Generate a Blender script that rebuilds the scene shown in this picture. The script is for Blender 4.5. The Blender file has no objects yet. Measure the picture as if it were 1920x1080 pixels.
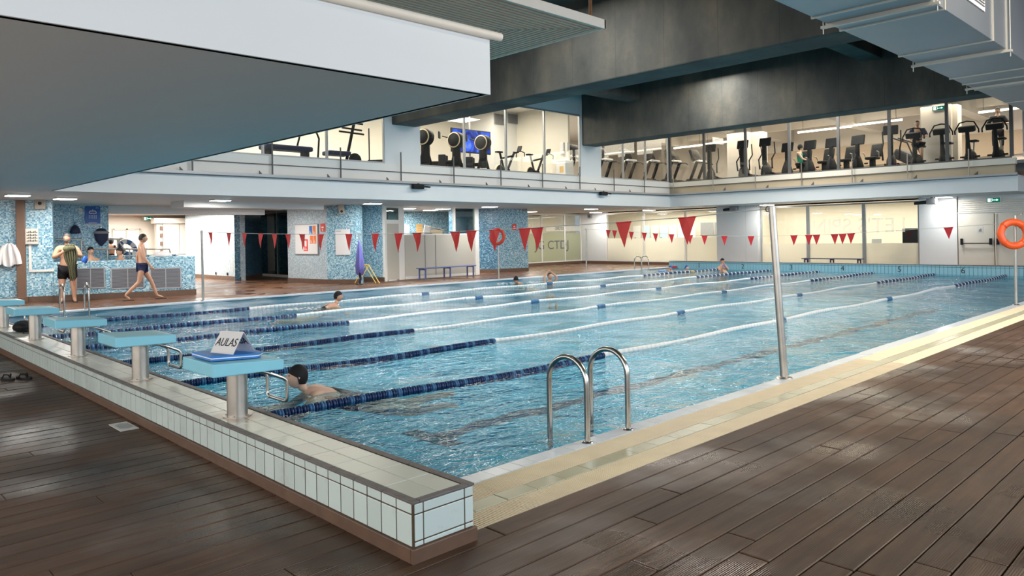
import bpy, bmesh, math, random
from mathutils import Vector, Matrix
random.seed(7)
sc = bpy.context.scene
COL = sc.collection
PI = math.pi
R = math.radians

# ------------------------------------------------------------------ camera
# X runs along the pool (start wall -> far wall), Y across it (to the left), Z up, deck at z = 0
FPX, AZ, ROLL, EYE, PPX, PPY = 1388.0, R(45.90), R(0.97), 1.52, 960.0, 442.2
cam_d = bpy.data.cameras.new('camera'); cam = bpy.data.objects.new('camera', cam_d); COL.objects.link(cam)
fw = Vector((math.cos(AZ), math.sin(AZ), 0)); rt = Vector((math.sin(AZ), -math.cos(AZ), 0)); up = Vector((0, 0, 1))
cr = math.cos(ROLL); sr = math.sin(ROLL)
xr = rt * cr - up * sr; yu = up * cr + rt * sr     # camera right / up after the roll
xr = rt * cr + up * (-sr) if False else (rt * cr - up * sr)
yu = rt * sr + up * cr
cam.matrix_world = Matrix(((xr.x, yu.x, -fw.x, 0), (xr.y, yu.y, -fw.y, 0), (xr.z, yu.z, -fw.z, EYE), (0, 0, 0, 1)))
cam_d.sensor_width = 36; cam_d.lens = FPX / 1920 * 36
cam_d.shift_y = -(540 - PPY) / 1920
cam_d.clip_end = 200; cam_d.clip_start = 0.05
sc.camera = cam

def P(px, py, z=None, X=None, Y=None):
    """photo pixel -> point on a plane of the place (used to read off real positions)"""
    dx, dy = px - PPX, py - PPY
    u = dx * cr - dy * sr; v = dx * sr + dy * cr
    d = fw * FPX + rt * u - up * v
    if z is not None: t = (z - EYE) / d.z
    elif X is not None: t = X / d.x
    else: t = Y / d.y
    return Vector((0, 0, EYE)) + d * t

# ------------------------------------------------------------------ world, exposure, large lights
w = bpy.data.worlds.new('world'); sc.world = w; w.use_nodes = True
w.node_tree.nodes['Background'].inputs[0].default_value = (0.62, 0.72, 0.80, 1)
w.node_tree.nodes['Background'].inputs[1].default_value = 0.35
vs = sc.view_settings
vs.view_transform = 'Standard'; vs.look = 'None'; vs.gamma = 1; vs.use_curve_mapping = False; vs.exposure = 0.47
sc.cycles.max_bounces = 7; sc.cycles.diffuse_bounces = 3; sc.cycles.glossy_bounces = 3
sc.cycles.transmission_bounces = 4; sc.cycles.transparent_max_bounces = 12
sc.cycles.caustics_reflective = False; sc.cycles.caustics_refractive = False
sc.cycles.sample_clamp_indirect = 4.0

def area(name, loc, size, power, col, rot=(0, 0, 0), sizey=None, spread=PI):
    l = bpy.data.lights.new(name, 'AREA'); l.energy = power; l.color = col; l.shape = 'RECTANGLE'
    l.size = size; l.size_y = sizey or size; l.spread = spread
    o = bpy.data.objects.new(name, l); COL.objects.link(o); o.location = loc; o.rotation_euler = rot
    return o
COOL = (0.80, 0.90, 1.0); WARM = (1.0, 0.86, 0.68); NEUT = (1.0, 0.95, 0.88)
# row of high windows along the right-hand side of the hall (outside the frame) and the hall's ceiling floodlights
area('window_and_fill_light', (12, -6.6, 3.6), 26, 980, COOL, (R(90), 0, 0), 4.0)
area('window_and_fill_light', (-3.8, 5.5, 1.9), 3.0, 470, NEUT, (0, R(-90), 0), 22)      # fill light added at the near end, low to brighten plinth and soffit
area('hall_light', (8.4, 10.5, 6.7), 7, 520, NEUT, (0, 0, 0), 1.6)
area('hall_light', (18.0, 12.5, 6.6), 7, 420, NEUT, (0, 0, 0), 1.2)
area('hall_light', (25.2, 12.0, 6.6), 6, 420, NEUT, (0, 0, 0), 1.2)
area('hall_light', (12.0, 0.2, 6.7), 5, 520, WARM, (0, 0, 0), 2)

# ------------------------------------------------------------------ materials
def nt(name):
    m = bpy.data.materials.new(name); m.use_nodes = True; t = m.node_tree
    return m, t, t.nodes['Principled BSDF']
def nd(t, kind, **kw):
    n = t.nodes.new(kind)
    for k, v in kw.items():
        if k in n.inputs.keys(): n.inputs[k].default_value = v
        else: setattr(n, k, v)
    return n
def plain(name, col, rough=0.5, metal=0.0, spec=0.5, noise=0.0, scale=3.0, bump=0.0, bscale=40):
    m, t, b = nt(name)
    b.inputs['Base Color'].default_value = (*col, 1); b.inputs['Roughness'].default_value = rough
    b.inputs['Metallic'].default_value = metal; b.inputs['Specular IOR Level'].default_value = spec
    g = nd(t, 'ShaderNodeNewGeometry')
    if noise:
        n = nd(t, 'ShaderNodeTexNoise', Scale=scale, Detail=5.0); t.links.new(g.outputs['Position'], n.inputs['Vector'])
        mx = nd(t, 'ShaderNodeMix', data_type='RGBA')
        mx.inputs[6].default_value = (*[c * (1 - noise) for c in col], 1); mx.inputs[7].default_value = (*[min(1, c * (1 + noise)) for c in col], 1)
        t.links.new(n.outputs[0], mx.inputs[0]); t.links.new(mx.outputs[2], b.inputs['Base Color'])
    if bump:
        n = nd(t, 'ShaderNodeTexNoise', Scale=bscale, Detail=3.0); t.links.new(g.outputs['Position'], n.inputs['Vector'])
        bp = nd(t, 'ShaderNodeBump', Strength=bump, Distance=0.01); t.links.new(n.outputs[0], bp.inputs['Height']); t.links.new(bp.outputs[0], b.inputs['Normal'])
    return m
def ramp(t, stops):
    r = nd(t, 'ShaderNodeValToRGB'); e = r.color_ramp.elements
    while len(e) < len(stops): e.new(0.5)
    for i, (p, c) in enumerate(stops): e[i].position = p; e[i].color = (*c, 1) if len(c) == 3 else c
    return r
def emit(name, col, s):
    m = bpy.data.materials.new(name); m.use_nodes = True; t = m.node_tree; t.nodes.clear()
    e = nd(t, 'ShaderNodeEmission', Strength=s); e.inputs[0].default_value = (*col, 1)
    o = nd(t, 'ShaderNodeOutputMaterial'); t.links.new(e.outputs[0], o.inputs[0]); return m
def mosaic(name, stops, tile=0.025, rough=0.3):
    m, t, b = nt(name)
    g = nd(t, 'ShaderNodeNewGeometry')
    sn = nd(t, 'ShaderNodeVectorMath', operation='SNAP'); sn.inputs[1].default_value = (tile * 1.35, tile * 1.35, tile * 1.15)
    off = nd(t, 'ShaderNodeVectorMath', operation='ADD'); off.inputs[1].default_value = (0.0031, 0.0047, 0.0029)
    t.links.new(g.outputs['Position'], off.inputs[0]); t.links.new(off.outputs[0], sn.inputs[0])
    wn = nd(t, 'ShaderNodeTexWhiteNoise'); t.links.new(sn.outputs[0], wn.inputs['Vector'])
    r = ramp(t, stops); r.color_ramp.interpolation = 'CONSTANT'
    t.links.new(wn.outputs[0], r.inputs[0]); t.links.new(r.outputs[0], b.inputs['Base Color'])
    b.inputs['Roughness'].default_value = rough
    return m
def schlick(t, f0, normal=None):
    """reflectance that is the same from both sides of a thin sheet"""
    lw = nd(t, 'ShaderNodeLayerWeight', Blend=0.5)
    if normal is not None: t.links.new(normal, lw.inputs['Normal'])
    p = nd(t, 'ShaderNodeMath', operation='POWER'); p.inputs[1].default_value = 5; t.links.new(lw.outputs['Facing'], p.inputs[0])
    a = nd(t, 'ShaderNodeMath', operation='MULTIPLY_ADD', use_clamp=True); a.inputs[1].default_value = 1 - f0; a.inputs[2].default_value = f0; t.links.new(p.outputs[0], a.inputs[0])
    return a
def pane_mat(name, tint=(1, 1, 1), frost=0.0, fcol=(0.9, 0.9, 0.85), refl=1.0):
    m = bpy.data.materials.new(name); m.use_nodes = True; t = m.node_tree; t.nodes.clear()
    tr = nd(t, 'ShaderNodeBsdfTransparent'); tr.inputs[0].default_value = (*tint, 1)
    src = tr
    if frost:
        df = nd(t, 'ShaderNodeBsdfTranslucent'); df.inputs[0].default_value = (*fcol, 1)
        d2 = nd(t, 'ShaderNodeBsdfDiffuse'); d2.inputs[0].default_value = (*fcol, 1)
        a = nd(t, 'ShaderNodeMixShader', Fac=0.4); t.links.new(df.outputs[0], a.inputs[1]); t.links.new(d2.outputs[0], a.inputs[2])
        mx = nd(t, 'ShaderNodeMixShader', Fac=frost); t.links.new(tr.outputs[0], mx.inputs[1]); t.links.new(a.outputs[0], mx.inputs[2]); src = mx
    gl = nd(t, 'ShaderNodeBsdfGlossy', Roughness=0.02); gl.inputs[0].default_value = (refl, refl, refl, 1)
    fr = schlick(t, 0.045)
    mx = nd(t, 'ShaderNodeMixShader'); t.links.new(fr.outputs[0], mx.inputs[0]); t.links.new(src.outputs[0], mx.inputs[1]); t.links.new(gl.outputs[0], mx.inputs[2])
    o = nd(t, 'ShaderNodeOutputMaterial'); t.links.new(mx.outputs[0], o.inputs[0]); return m

def deck_mat():
    m, t, b = nt('composite_deck_board')
    g = nd(t, 'ShaderNodeNewGeometry'); oi = nd(t, 'ShaderNodeObjectInfo')
    mp = nd(t, 'ShaderNodeMapping'); mp.inputs['Scale'].default_value = (1.2, 14, 1); t.links.new(g.outputs['Position'], mp.inputs[0])
    n1 = nd(t, 'ShaderNodeTexNoise', Scale=1.4, Detail=8.0, Roughness=0.65); t.links.new(mp.outputs[0], n1.inputs[0])
    n2 = nd(t, 'ShaderNodeTexNoise', Scale=1.1, Detail=5.0); t.links.new(g.outputs['Position'], n2.inputs[0])
    r1 = ramp(t, [(0.3, (0.055, 0.027, 0.014)), (0.55, (0.092, 0.049, 0.026)), (0.75, (0.130, 0.074, 0.042))]); t.links.new(n1.outputs[0], r1.inputs[0])
    r2 = ramp(t, [(0.35, (0.62, 0.60, 0.58)), (0.62, (1.15, 1.1, 1.05))]); t.links.new(n2.outputs[0], r2.inputs[0])
    mx = nd(t, 'ShaderNodeMix', data_type='RGBA', blend_type='MULTIPLY'); mx.inputs[0].default_value = 1
    t.links.new(r1.outputs[0], mx.inputs[6]); t.links.new(r2.outputs[0], mx.inputs[7])
    hs = nd(t, 'ShaderNodeHueSaturation'); mr = nd(t, 'ShaderNodeMapRange'); mr.inputs[3].default_value = 0.82; mr.inputs[4].default_value = 1.14
    t.links.new(oi.outputs['Random'], mr.inputs[0]); t.links.new(mr.outputs[0], hs.inputs['Value']); t.links.new(mx.outputs[2], hs.inputs['Color'])
    t.links.new(hs.outputs[0], b.inputs['Base Color'])
    # wet, glossy patches
    n3 = nd(t, 'ShaderNodeTexNoise', Scale=0.8, Detail=4.0); t.links.new(g.outputs['Position'], n3.inputs[0])
    r3 = ramp(t, [(0.46, (0.50,) * 3), (0.62, (0.16,) * 3)]); t.links.new(n3.outputs[0], r3.inputs[0]); t.links.new(r3.outputs[0], b.inputs['Roughness'])
    b.inputs['Specular IOR Level'].default_value = 0.35
    # fine ribs along the board
    sx = nd(t, 'ShaderNodeSeparateXYZ'); t.links.new(g.outputs['Position'], sx.inputs[0])
    mu = nd(t, 'ShaderNodeMath', operation='MULTIPLY'); mu.inputs[1].default_value = 2 * PI / 0.0105; t.links.new(sx.outputs[1], mu.inputs[0])
    sn = nd(t, 'ShaderNodeMath', operation='SINE'); t.links.new(mu.outputs[0], sn.inputs[0])
    ad = nd(t, 'ShaderNodeMath', operation='MULTIPLY_ADD'); ad.inputs[1].default_value = 0.10; t.links.new(sn.outputs[0], ad.inputs[0]); t.links.new(n1.outputs[0], ad.inputs[2])
    bp = nd(t, 'ShaderNodeBump', Strength=0.35, Distance=0.006); t.links.new(ad.outputs[0], bp.inputs['Height']); t.links.new(bp.outputs[0], b.inputs['Normal'])
    return m
def wave_deck_mat():
    """same boards where they are too far away to tell apart: joints drawn in the material"""
    m = deck_mat(); m.name = 'distant_deck_boards'; t = m.node_tree; b = t.nodes['Principled BSDF']
    lk = b.inputs['Base Color'].links[0].from_socket
    g = nd(t, 'ShaderNodeNewGeometry'); sx = nd(t, 'ShaderNodeSeparateXYZ'); t.links.new(g.outputs['Position'], sx.inputs[0])
    md = nd(t, 'ShaderNodeMath', operation='FLOORED_MODULO'); md.inputs[1].default_value = 0.1575; t.links.new(sx.outputs[1], md.inputs[0])
    lt = nd(t, 'ShaderNodeMath', operation='GREATER_THAN'); lt.inputs[1].default_value = 0.012; t.links.new(md.outputs[0], lt.inputs[0])
    mx = nd(t, 'ShaderNodeMix', data_type='RGBA'); mx.inputs[6].default_value = (0.03, 0.02, 0.015, 1)
    t.links.new(lt.outputs[0], mx.inputs[0]); t.links.new(lk, mx.inputs[7])
    gain = nd(t, 'ShaderNodeMix', data_type='RGBA', blend_type='MULTIPLY'); gain.inputs[0].default_value = 1; gain.inputs[7].default_value = (1.9, 1.7, 1.6, 1)
    t.links.new(mx.outputs[2], gain.inputs[6])
    t.links.new(gain.outputs[2], b.inputs['Base Color'])
    return m
def tile_mat(name, col, stain=(0.30, 0.20, 0.10), amount=0.5, rough=0.22, scale=6, rings=False):
    m, t, b = nt(name)
    g = nd(t, 'ShaderNodeNewGeometry'); oi = nd(t, 'ShaderNodeObjectInfo')
    n = nd(t, 'ShaderNodeTexNoise', Scale=scale, Detail=8.0, Roughness=0.7); t.links.new(g.outputs['Position'], n.inputs[0])
    r = ramp(t, [(0.56, (0, 0, 0)), (0.78, (amount,) * 3)]); t.links.new(n.outputs[0], r.inputs[0])
    hs = nd(t, 'ShaderNodeHueSaturation'); hs.inputs['Color'].default_value = (*col, 1)
    mr = nd(t, 'ShaderNodeMapRange'); mr.inputs[3].default_value = 0.93; mr.inputs[4].default_value = 1.05
    t.links.new(oi.outputs['Random'], mr.inputs[0]); t.links.new(mr.outputs[0], hs.inputs['Value'])
    mx = nd(t, 'ShaderNodeMix', data_type='RGBA'); t.links.new(r.outputs[0], mx.inputs[0]); t.links.new(hs.outputs[0], mx.inputs[6]); mx.inputs[7].default_value = (*stain, 1)
    last = mx.outputs[2]
    if rings:       # rust and dirt that has built up round the feet of the blocks
        sx = nd(t, 'ShaderNodeSeparateXYZ'); t.links.new(g.outputs['Position'], sx.inputs[0])
        def mt(op, a, b_=None, c=None):
            q = nd(t, 'ShaderNodeMath', operation=op)
            for i, vv in enumerate((a, b_, c)):
                if vv is None: continue
                if isinstance(vv, (int, float)): q.inputs[i].default_value = vv
                else: t.links.new(vv, q.inputs[i])
            return q.outputs[0]
        yy = mt('SUBTRACT', mt('FLOORED_MODULO', mt('SUBTRACT', sx.outputs[1], 5.12 - 1.02), 2.04), 1.02)
        xx = mt('SUBTRACT', sx.outputs[0], 2.20)
        d = mt('SQRT', mt('ADD', mt('MULTIPLY', mt('MULTIPLY', yy, yy), 0.55), mt('MULTIPLY', xx, xx)))
        n2 = nd(t, 'ShaderNodeTexNoise', Scale=14.0, Detail=6.0); t.links.new(g.outputs['Position'], n2.inputs[0])
        dd = mt('ADD', mt('ADD', d, mt('MULTIPLY', n2.outputs[0], 0.16)), mt('LESS_THAN', sx.outputs[1], 4.2))
        r2 = ramp(t, [(0.17, (0.75,) * 3), (0.27, (0, 0, 0))]); t.links.new(dd, r2.inputs[0])
        m2 = nd(t, 'ShaderNodeMix', data_type='RGBA'); t.links.new(r2.outputs[0], m2.inputs[0]); t.links.new(last, m2.inputs[6]); m2.inputs[7].default_value = (0.27, 0.15, 0.06, 1); last = m2.outputs[2]
    t.links.new(last, b.inputs['Base Color']); b.inputs['Roughness'].default_value = rough
    return m
def concrete_mat():
    m, t, b = nt('concrete')
    g = nd(t, 'ShaderNodeNewGeometry')
    mp = nd(t, 'ShaderNodeMapping'); mp.inputs['Scale'].default_value = (1.1, 1.1, 0.55); t.links.new(g.outputs['Position'], mp.inputs[0])
    n = nd(t, 'ShaderNodeTexNoise', Scale=0.7, Detail=9.0, Roughness=0.62); t.links.new(mp.outputs[0], n.inputs[0])
    r = ramp(t, [(0.3, (0.022, 0.026, 0.025)), (0.47, (0.050, 0.054, 0.050)), (0.60, (0.085, 0.082, 0.068)), (0.78, (0.17, 0.145, 0.105))]); t.links.new(n.outputs[0], r.inputs[0])
    sx = nd(t, 'ShaderNodeSeparateXYZ'); t.links.new(g.outputs['Position'], sx.inputs[0])
    md = nd(t, 'ShaderNodeMath', operation='FLOORED_MODULO'); md.inputs[1].default_value = 1.25; t.links.new(sx.outputs[1], md.inputs[0])
    lt = nd(t, 'ShaderNodeMath', operation='GREATER_THAN'); lt.inputs[1].default_value = 0.02; t.links.new(md.outputs[0], lt.inputs[0])
    mr = nd(t, 'ShaderNodeMapRange'); mr.inputs[3].default_value = 0.75; t.links.new(lt.outputs[0], mr.inputs[0])
    mx = nd(t, 'ShaderNodeMix', data_type='RGBA', blend_type='MULTIPLY'); mx.inputs[0].default_value = 1
    t.links.new(r.outputs[0], mx.inputs[6]); t.links.new(mr.outputs[0], mx.inputs[7])
    t.links.new(mx.outputs[2], b.inputs['Base Color']); b.inputs['Roughness'].default_value = 0.75
    n2 = nd(t, 'ShaderNodeTexNoise', Scale=6.0, Detail=8.0); t.links.new(g.outputs['Position'], n2.inputs[0])
    bp = nd(t, 'ShaderNodeBump', Strength=0.3, Distance=0.03); t.links.new(n2.outputs[0], bp.inputs['Height']); t.links.new(bp.outputs[0], b.inputs['Normal'])
    return m
def water_mat():
    m = bpy.data.materials.new('pool_water'); m.use_nodes = True; t = m.node_tree; t.nodes.clear()
    g = nd(t, 'ShaderNodeNewGeometry')
    mp = nd(t, 'ShaderNodeMapping'); mp.inputs['Scale'].default_value = (0.8, 1.25, 1); mp.inputs['Rotation'].default_value = (0, 0, R(20)); t.links.new(g.outputs['Position'], mp.inputs[0])
    n1 = nd(t, 'ShaderNodeTexNoise', Scale=1.6, Detail=3.0, Distortion=0.8); t.links.new(mp.outputs[0], n1.inputs[0])
    n2 = nd(t, 'ShaderNodeTexNoise', Scale=6.5, Detail=3.0, Distortion=1.4); t.links.new(mp.outputs[0], n2.inputs[0])
    a = nd(t, 'ShaderNodeMath', operation='MULTIPLY_ADD'); a.inputs[1].default_value = 0.34; t.links.new(n2.outputs[0], a.inputs[0]); t.links.new(n1.outputs[0], a.inputs[2])
    bp = nd(t, 'ShaderNodeBump', Strength=1.0, Distance=0.09); t.links.new(a.outputs[0], bp.inputs['Height'])
    tr = nd(t, 'ShaderNodeBsdfTransparent'); tr.inputs[0].default_value = (0.58, 0.89, 0.96, 1)
    gl = nd(t, 'ShaderNodeBsdfGlossy', Roughness=0.035); t.links.new(bp.outputs[0], gl.inputs['Normal'])
    fr = schlick(t, 0.025, bp.outputs[0])
    mx = nd(t, 'ShaderNodeMixShader'); t.links.new(fr.outputs[0], mx.inputs[0]); t.links.new(tr.outputs[0], mx.inputs[1]); t.links.new(gl.outputs[0], mx.inputs[2])
    o = nd(t, 'ShaderNodeOutputMaterial'); t.links.new(mx.outputs[0], o.inputs[0]); return m
def ribbed_mat():
    m, t, b = nt('ribbed_metal'); b.inputs['Base Color'].default_value = (0.78, 0.55, 0.40, 1); b.inputs['Roughness'].default_value = 0.5; return m

M = dict(
    deck=deck_mat(), deckfar=wave_deck_mat(), joist=plain('deck_gap', (0.012, 0.008, 0.006), 0.9),
    skirt=plain('brown_skirting', (0.13, 0.075, 0.05), 0.45, noise=0.35, scale=9),
    tile=tile_mat('pale_blue_tile', (0.58, 0.68, 0.67), amount=0.35), tiletop=tile_mat('cream_grip_tile', (0.60, 0.62, 0.54), stain=(0.36, 0.24, 0.08), amount=0.6, rough=0.28, scale=3.5, rings=True),
    tilewhite=tile_mat('white_edge_tile', (0.64, 0.72, 0.80), amount=0.12), tilegreen=tile_mat('olive_tile', (0.52, 0.50, 0.34), stain=(0.42, 0.30, 0.12), amount=0.7),
    cream=plain('cream_grating', (0.93, 0.79, 0.57), 0.55, noise=0.12, scale=5), grout=plain('dirty_grout', (0.07, 0.045, 0.025), 0.9, noise=0.4, scale=14),
    edge=plain('grey_brown_edge_stone', (0.13, 0.115, 0.11), 0.5, noise=0.35, scale=12, bump=0.3),
    pooltile=tile_mat('pool_lining_tile', (0.13, 0.50, 0.68), amount=0.0), fartile=tile_mat('light_blue_tile', (0.30, 0.56, 0.66), amount=0.1), lane=plain('lane_line', (0.008, 0.02, 0.05), 0.5),
    lining=plain('pool_lining', (0.012, 0.33, 0.46), 0.5, noise=0.14, scale=0.7),
    water=water_mat(),
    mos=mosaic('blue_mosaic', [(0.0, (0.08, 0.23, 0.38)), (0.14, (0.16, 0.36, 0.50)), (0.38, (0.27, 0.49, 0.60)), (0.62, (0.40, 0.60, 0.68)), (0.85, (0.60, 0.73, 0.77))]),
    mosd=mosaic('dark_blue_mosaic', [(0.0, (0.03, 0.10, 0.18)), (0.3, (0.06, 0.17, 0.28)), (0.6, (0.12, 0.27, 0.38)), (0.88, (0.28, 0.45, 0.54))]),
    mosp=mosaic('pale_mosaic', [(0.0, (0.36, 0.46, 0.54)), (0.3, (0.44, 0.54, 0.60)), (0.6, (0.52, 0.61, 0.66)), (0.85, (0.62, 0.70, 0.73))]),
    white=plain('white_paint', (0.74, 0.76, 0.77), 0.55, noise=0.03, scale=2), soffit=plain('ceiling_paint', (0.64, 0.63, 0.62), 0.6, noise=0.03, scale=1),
    cream_w=plain('cream_wall', (0.76, 0.71, 0.61), 0.6, noise=0.03), tan=plain('tan_wall', (0.46, 0.36, 0.26), 0.6), gymwhite=plain('gym_white', (0.78, 0.72, 0.64), 0.6),
    conc=concrete_mat(), steel=plain('brushed_steel', (0.55, 0.54, 0.51), 0.22, 1.0, noise=0.12, scale=20), steel2=plain('satin_steel_post', (0.50, 0.47, 0.43), 0.36, 1.0, noise=0.25, scale=8),
    alu=plain('aluminium_frame', (0.42, 0.43, 0.44), 0.4, 0.4), darkf=plain('dark_window_frame', (0.09, 0.09, 0.09), 0.45), whitef=plain('white_frame', (0.78, 0.77, 0.74), 0.4),
    plat=plain('light_blue_plastic', (0.26, 0.64, 0.80), 0.35, noise=0.06, scale=10), platside=plain('grip_plastic', (0.32, 0.66, 0.76), 0.5),
    black=plain('black_plastic', (0.012, 0.012, 0.014), 0.6, spec=0.2), dgrey=plain('charcoal_metal', (0.025, 0.025, 0.028), 0.55, spec=0.25), mgrey=plain('grey_plastic', (0.25, 0.25, 0.26), 0.4),
    lgrey=plain('light_grey_plastic', (0.62, 0.62, 0.60), 0.35), silver=plain('silver_panel', (0.6, 0.58, 0.54), 0.3, 0.6),
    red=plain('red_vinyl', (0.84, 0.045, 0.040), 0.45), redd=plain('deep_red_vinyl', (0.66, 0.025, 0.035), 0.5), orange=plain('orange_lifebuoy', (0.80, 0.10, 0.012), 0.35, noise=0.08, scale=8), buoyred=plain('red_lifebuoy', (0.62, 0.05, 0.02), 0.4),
    floatb=plain('navy_lane_float', (0.008, 0.035, 0.13), 0.2), floatl=plain('blue_and_glint_float', (0.045, 0.16, 0.34), 0.2), floatw=plain('white_lane_float', (0.78, 0.82, 0.84), 0.35), cord=plain('cord', (0.5, 0.5, 0.48), 0.6),
    benchb=plain('blue_bench_paint', (0.10, 0.14, 0.34), 0.4), benchn=plain('navy_bench_paint', (0.035, 0.05, 0.12), 0.45),
    door=plain('cream_door', (0.66, 0.63, 0.56), 0.4), panel=plain('beige_panel', (0.50, 0.48, 0.42), 0.45), duct=plain('galvanised_duct', (0.30, 0.33, 0.37), 0.38, 0.75, noise=0.06, scale=2), ductlip=plain('duct_seam', (0.60, 0.58, 0.52), 0.4, 0.4),
    rib=ribbed_mat(), ribgap=plain('rib_shadow_gap', (0.10, 0.085, 0.07), 0.7), whitedge=plain('cream_trim', (0.80, 0.72, 0.62), 0.5, noise=0.06, scale=10), rust=plain('rusty_rod', (0.22, 0.10, 0.04), 0.8, noise=0.5, scale=30, bump=0.5),
    skin=plain('skin', (0.58, 0.33, 0.22), 0.45, noise=0.05, scale=12), skinp=plain('pale_skin', (0.68, 0.44, 0.33), 0.45), skind=plain('tanned_skin', (0.40, 0.20, 0.12), 0.45),
    hair=plain('dark_hair', (0.015, 0.012, 0.01), 0.6, bump=0.5, bscale=150), greyhair=plain('short_grey_hair', (0.09, 0.07, 0.06), 0.7), olive=plain('olive_towel', (0.105, 0.105, 0.055), 0.9, noise=0.3, scale=20, bump=0.6), towel=plain('white_towel', (0.78, 0.76, 0.76), 0.9, bump=0.6), navy=plain('navy_cloth', (0.015, 0.02, 0.06), 0.7), bluecap=plain('blue_swim_cap', (0.01, 0.09, 0.40), 0.35), trunk=plain('blue_trunks', (0.03, 0.045, 0.13), 0.7), greenc=plain('green_top', (0.03, 0.38, 0.26), 0.7), yellow=plain('yellow_plastic', (0.80, 0.60, 0.16), 0.4), purple=plain('lilac_cloth', (0.13, 0.13, 0.42), 0.8), boardb=plain('blue_foam', (0.015, 0.20, 0.62), 0.5), paper=plain('white_card', (0.78, 0.77, 0.77), 0.5), ink=plain('ink', (0.03, 0.03, 0.04), 0.6), teal=plain('teal_plastic', (0.03, 0.35, 0.30), 0.4),
    signb=plain('blue_sign', (0.004, 0.085, 0.36), 0.3), redsign=plain('red_sign', (0.72, 0.07, 0.05), 0.4), orangep=plain('orange_print', (0.80, 0.20, 0.05), 0.5), bluep=plain('blue_print', (0.02, 0.16, 0.50), 0.5), tanp=plain('tan_card', (0.70, 0.45, 0.18), 0.6), wood=plain('pale_wood', (0.65, 0.52, 0.34), 0.5), brownpost=plain('brown_post', (0.17, 0.095, 0.06), 0.5, noise=0.15), beige=plain('beige_speaker', (0.34, 0.30, 0.25), 0.6), grille=plain('dark_grille', (0.13, 0.14, 0.17), 0.35, 0.4),
    led=emit('led_panel', (1.0, 0.97, 0.90), 28.0), tube=emit('tube_lamp', (1.0, 0.86, 0.66), 8.0), exitg=emit('exit_green', (0.01, 0.16, 0.10), 0.7), exitw=emit('exit_white', (0.8, 1.0, 0.9), 1.2),
    glass=pane_mat('clear_glass', (0.96, 0.98, 0.97)), gglass=pane_mat('green_glass', (0.62, 0.72, 0.68), 0.25, (0.55, 0.62, 0.56)), dglass=pane_mat('smoked_glass', (0.30, 0.36, 0.36)), frost=pane_mat('frosted_glass', (0.95, 0.95, 0.92), 0.72, (0.93, 0.90, 0.82)), frostg=pane_mat('green_frosted_glass', (0.8, 0.86, 0.78), 0.75, (0.62, 0.64, 0.50)), letter=pane_mat('faint_white_letter', (1, 1, 1), 0.30, (1, 1, 0.97)),
    tubwater=plain('tub_rim', (0.45, 0.6, 0.68), 0.3),
)
def screen_mat():
    m = bpy.data.materials.new('tv_screen'); m.use_nodes = True; t = m.node_tree; t.nodes.clear()
    g = nd(t, 'ShaderNodeNewGeometry'); n = nd(t, 'ShaderNodeTexNoise', Scale=1.3, Detail=4.0, Distortion=1.5)
    t.links.new(g.outputs['Position'], n.inputs[0])
    r = ramp(t, [(0.34, (0.003, 0.006, 0.03)), (0.48, (0.02, 0.05, 0.35)), (0.58, (0.05, 0.13, 0.75)), (0.72, (0.45, 0.55, 1.0))]); t.links.new(n.outputs[0], r.inputs[0])
    e = nd(t, 'ShaderNodeEmission', Strength=1.2); t.links.new(r.outputs[0], e.inputs[0])
    o = nd(t, 'ShaderNodeOutputMaterial'); t.links.new(e.outputs[0], o.inputs[0]); return m
M['tv'] = screen_mat()

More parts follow.
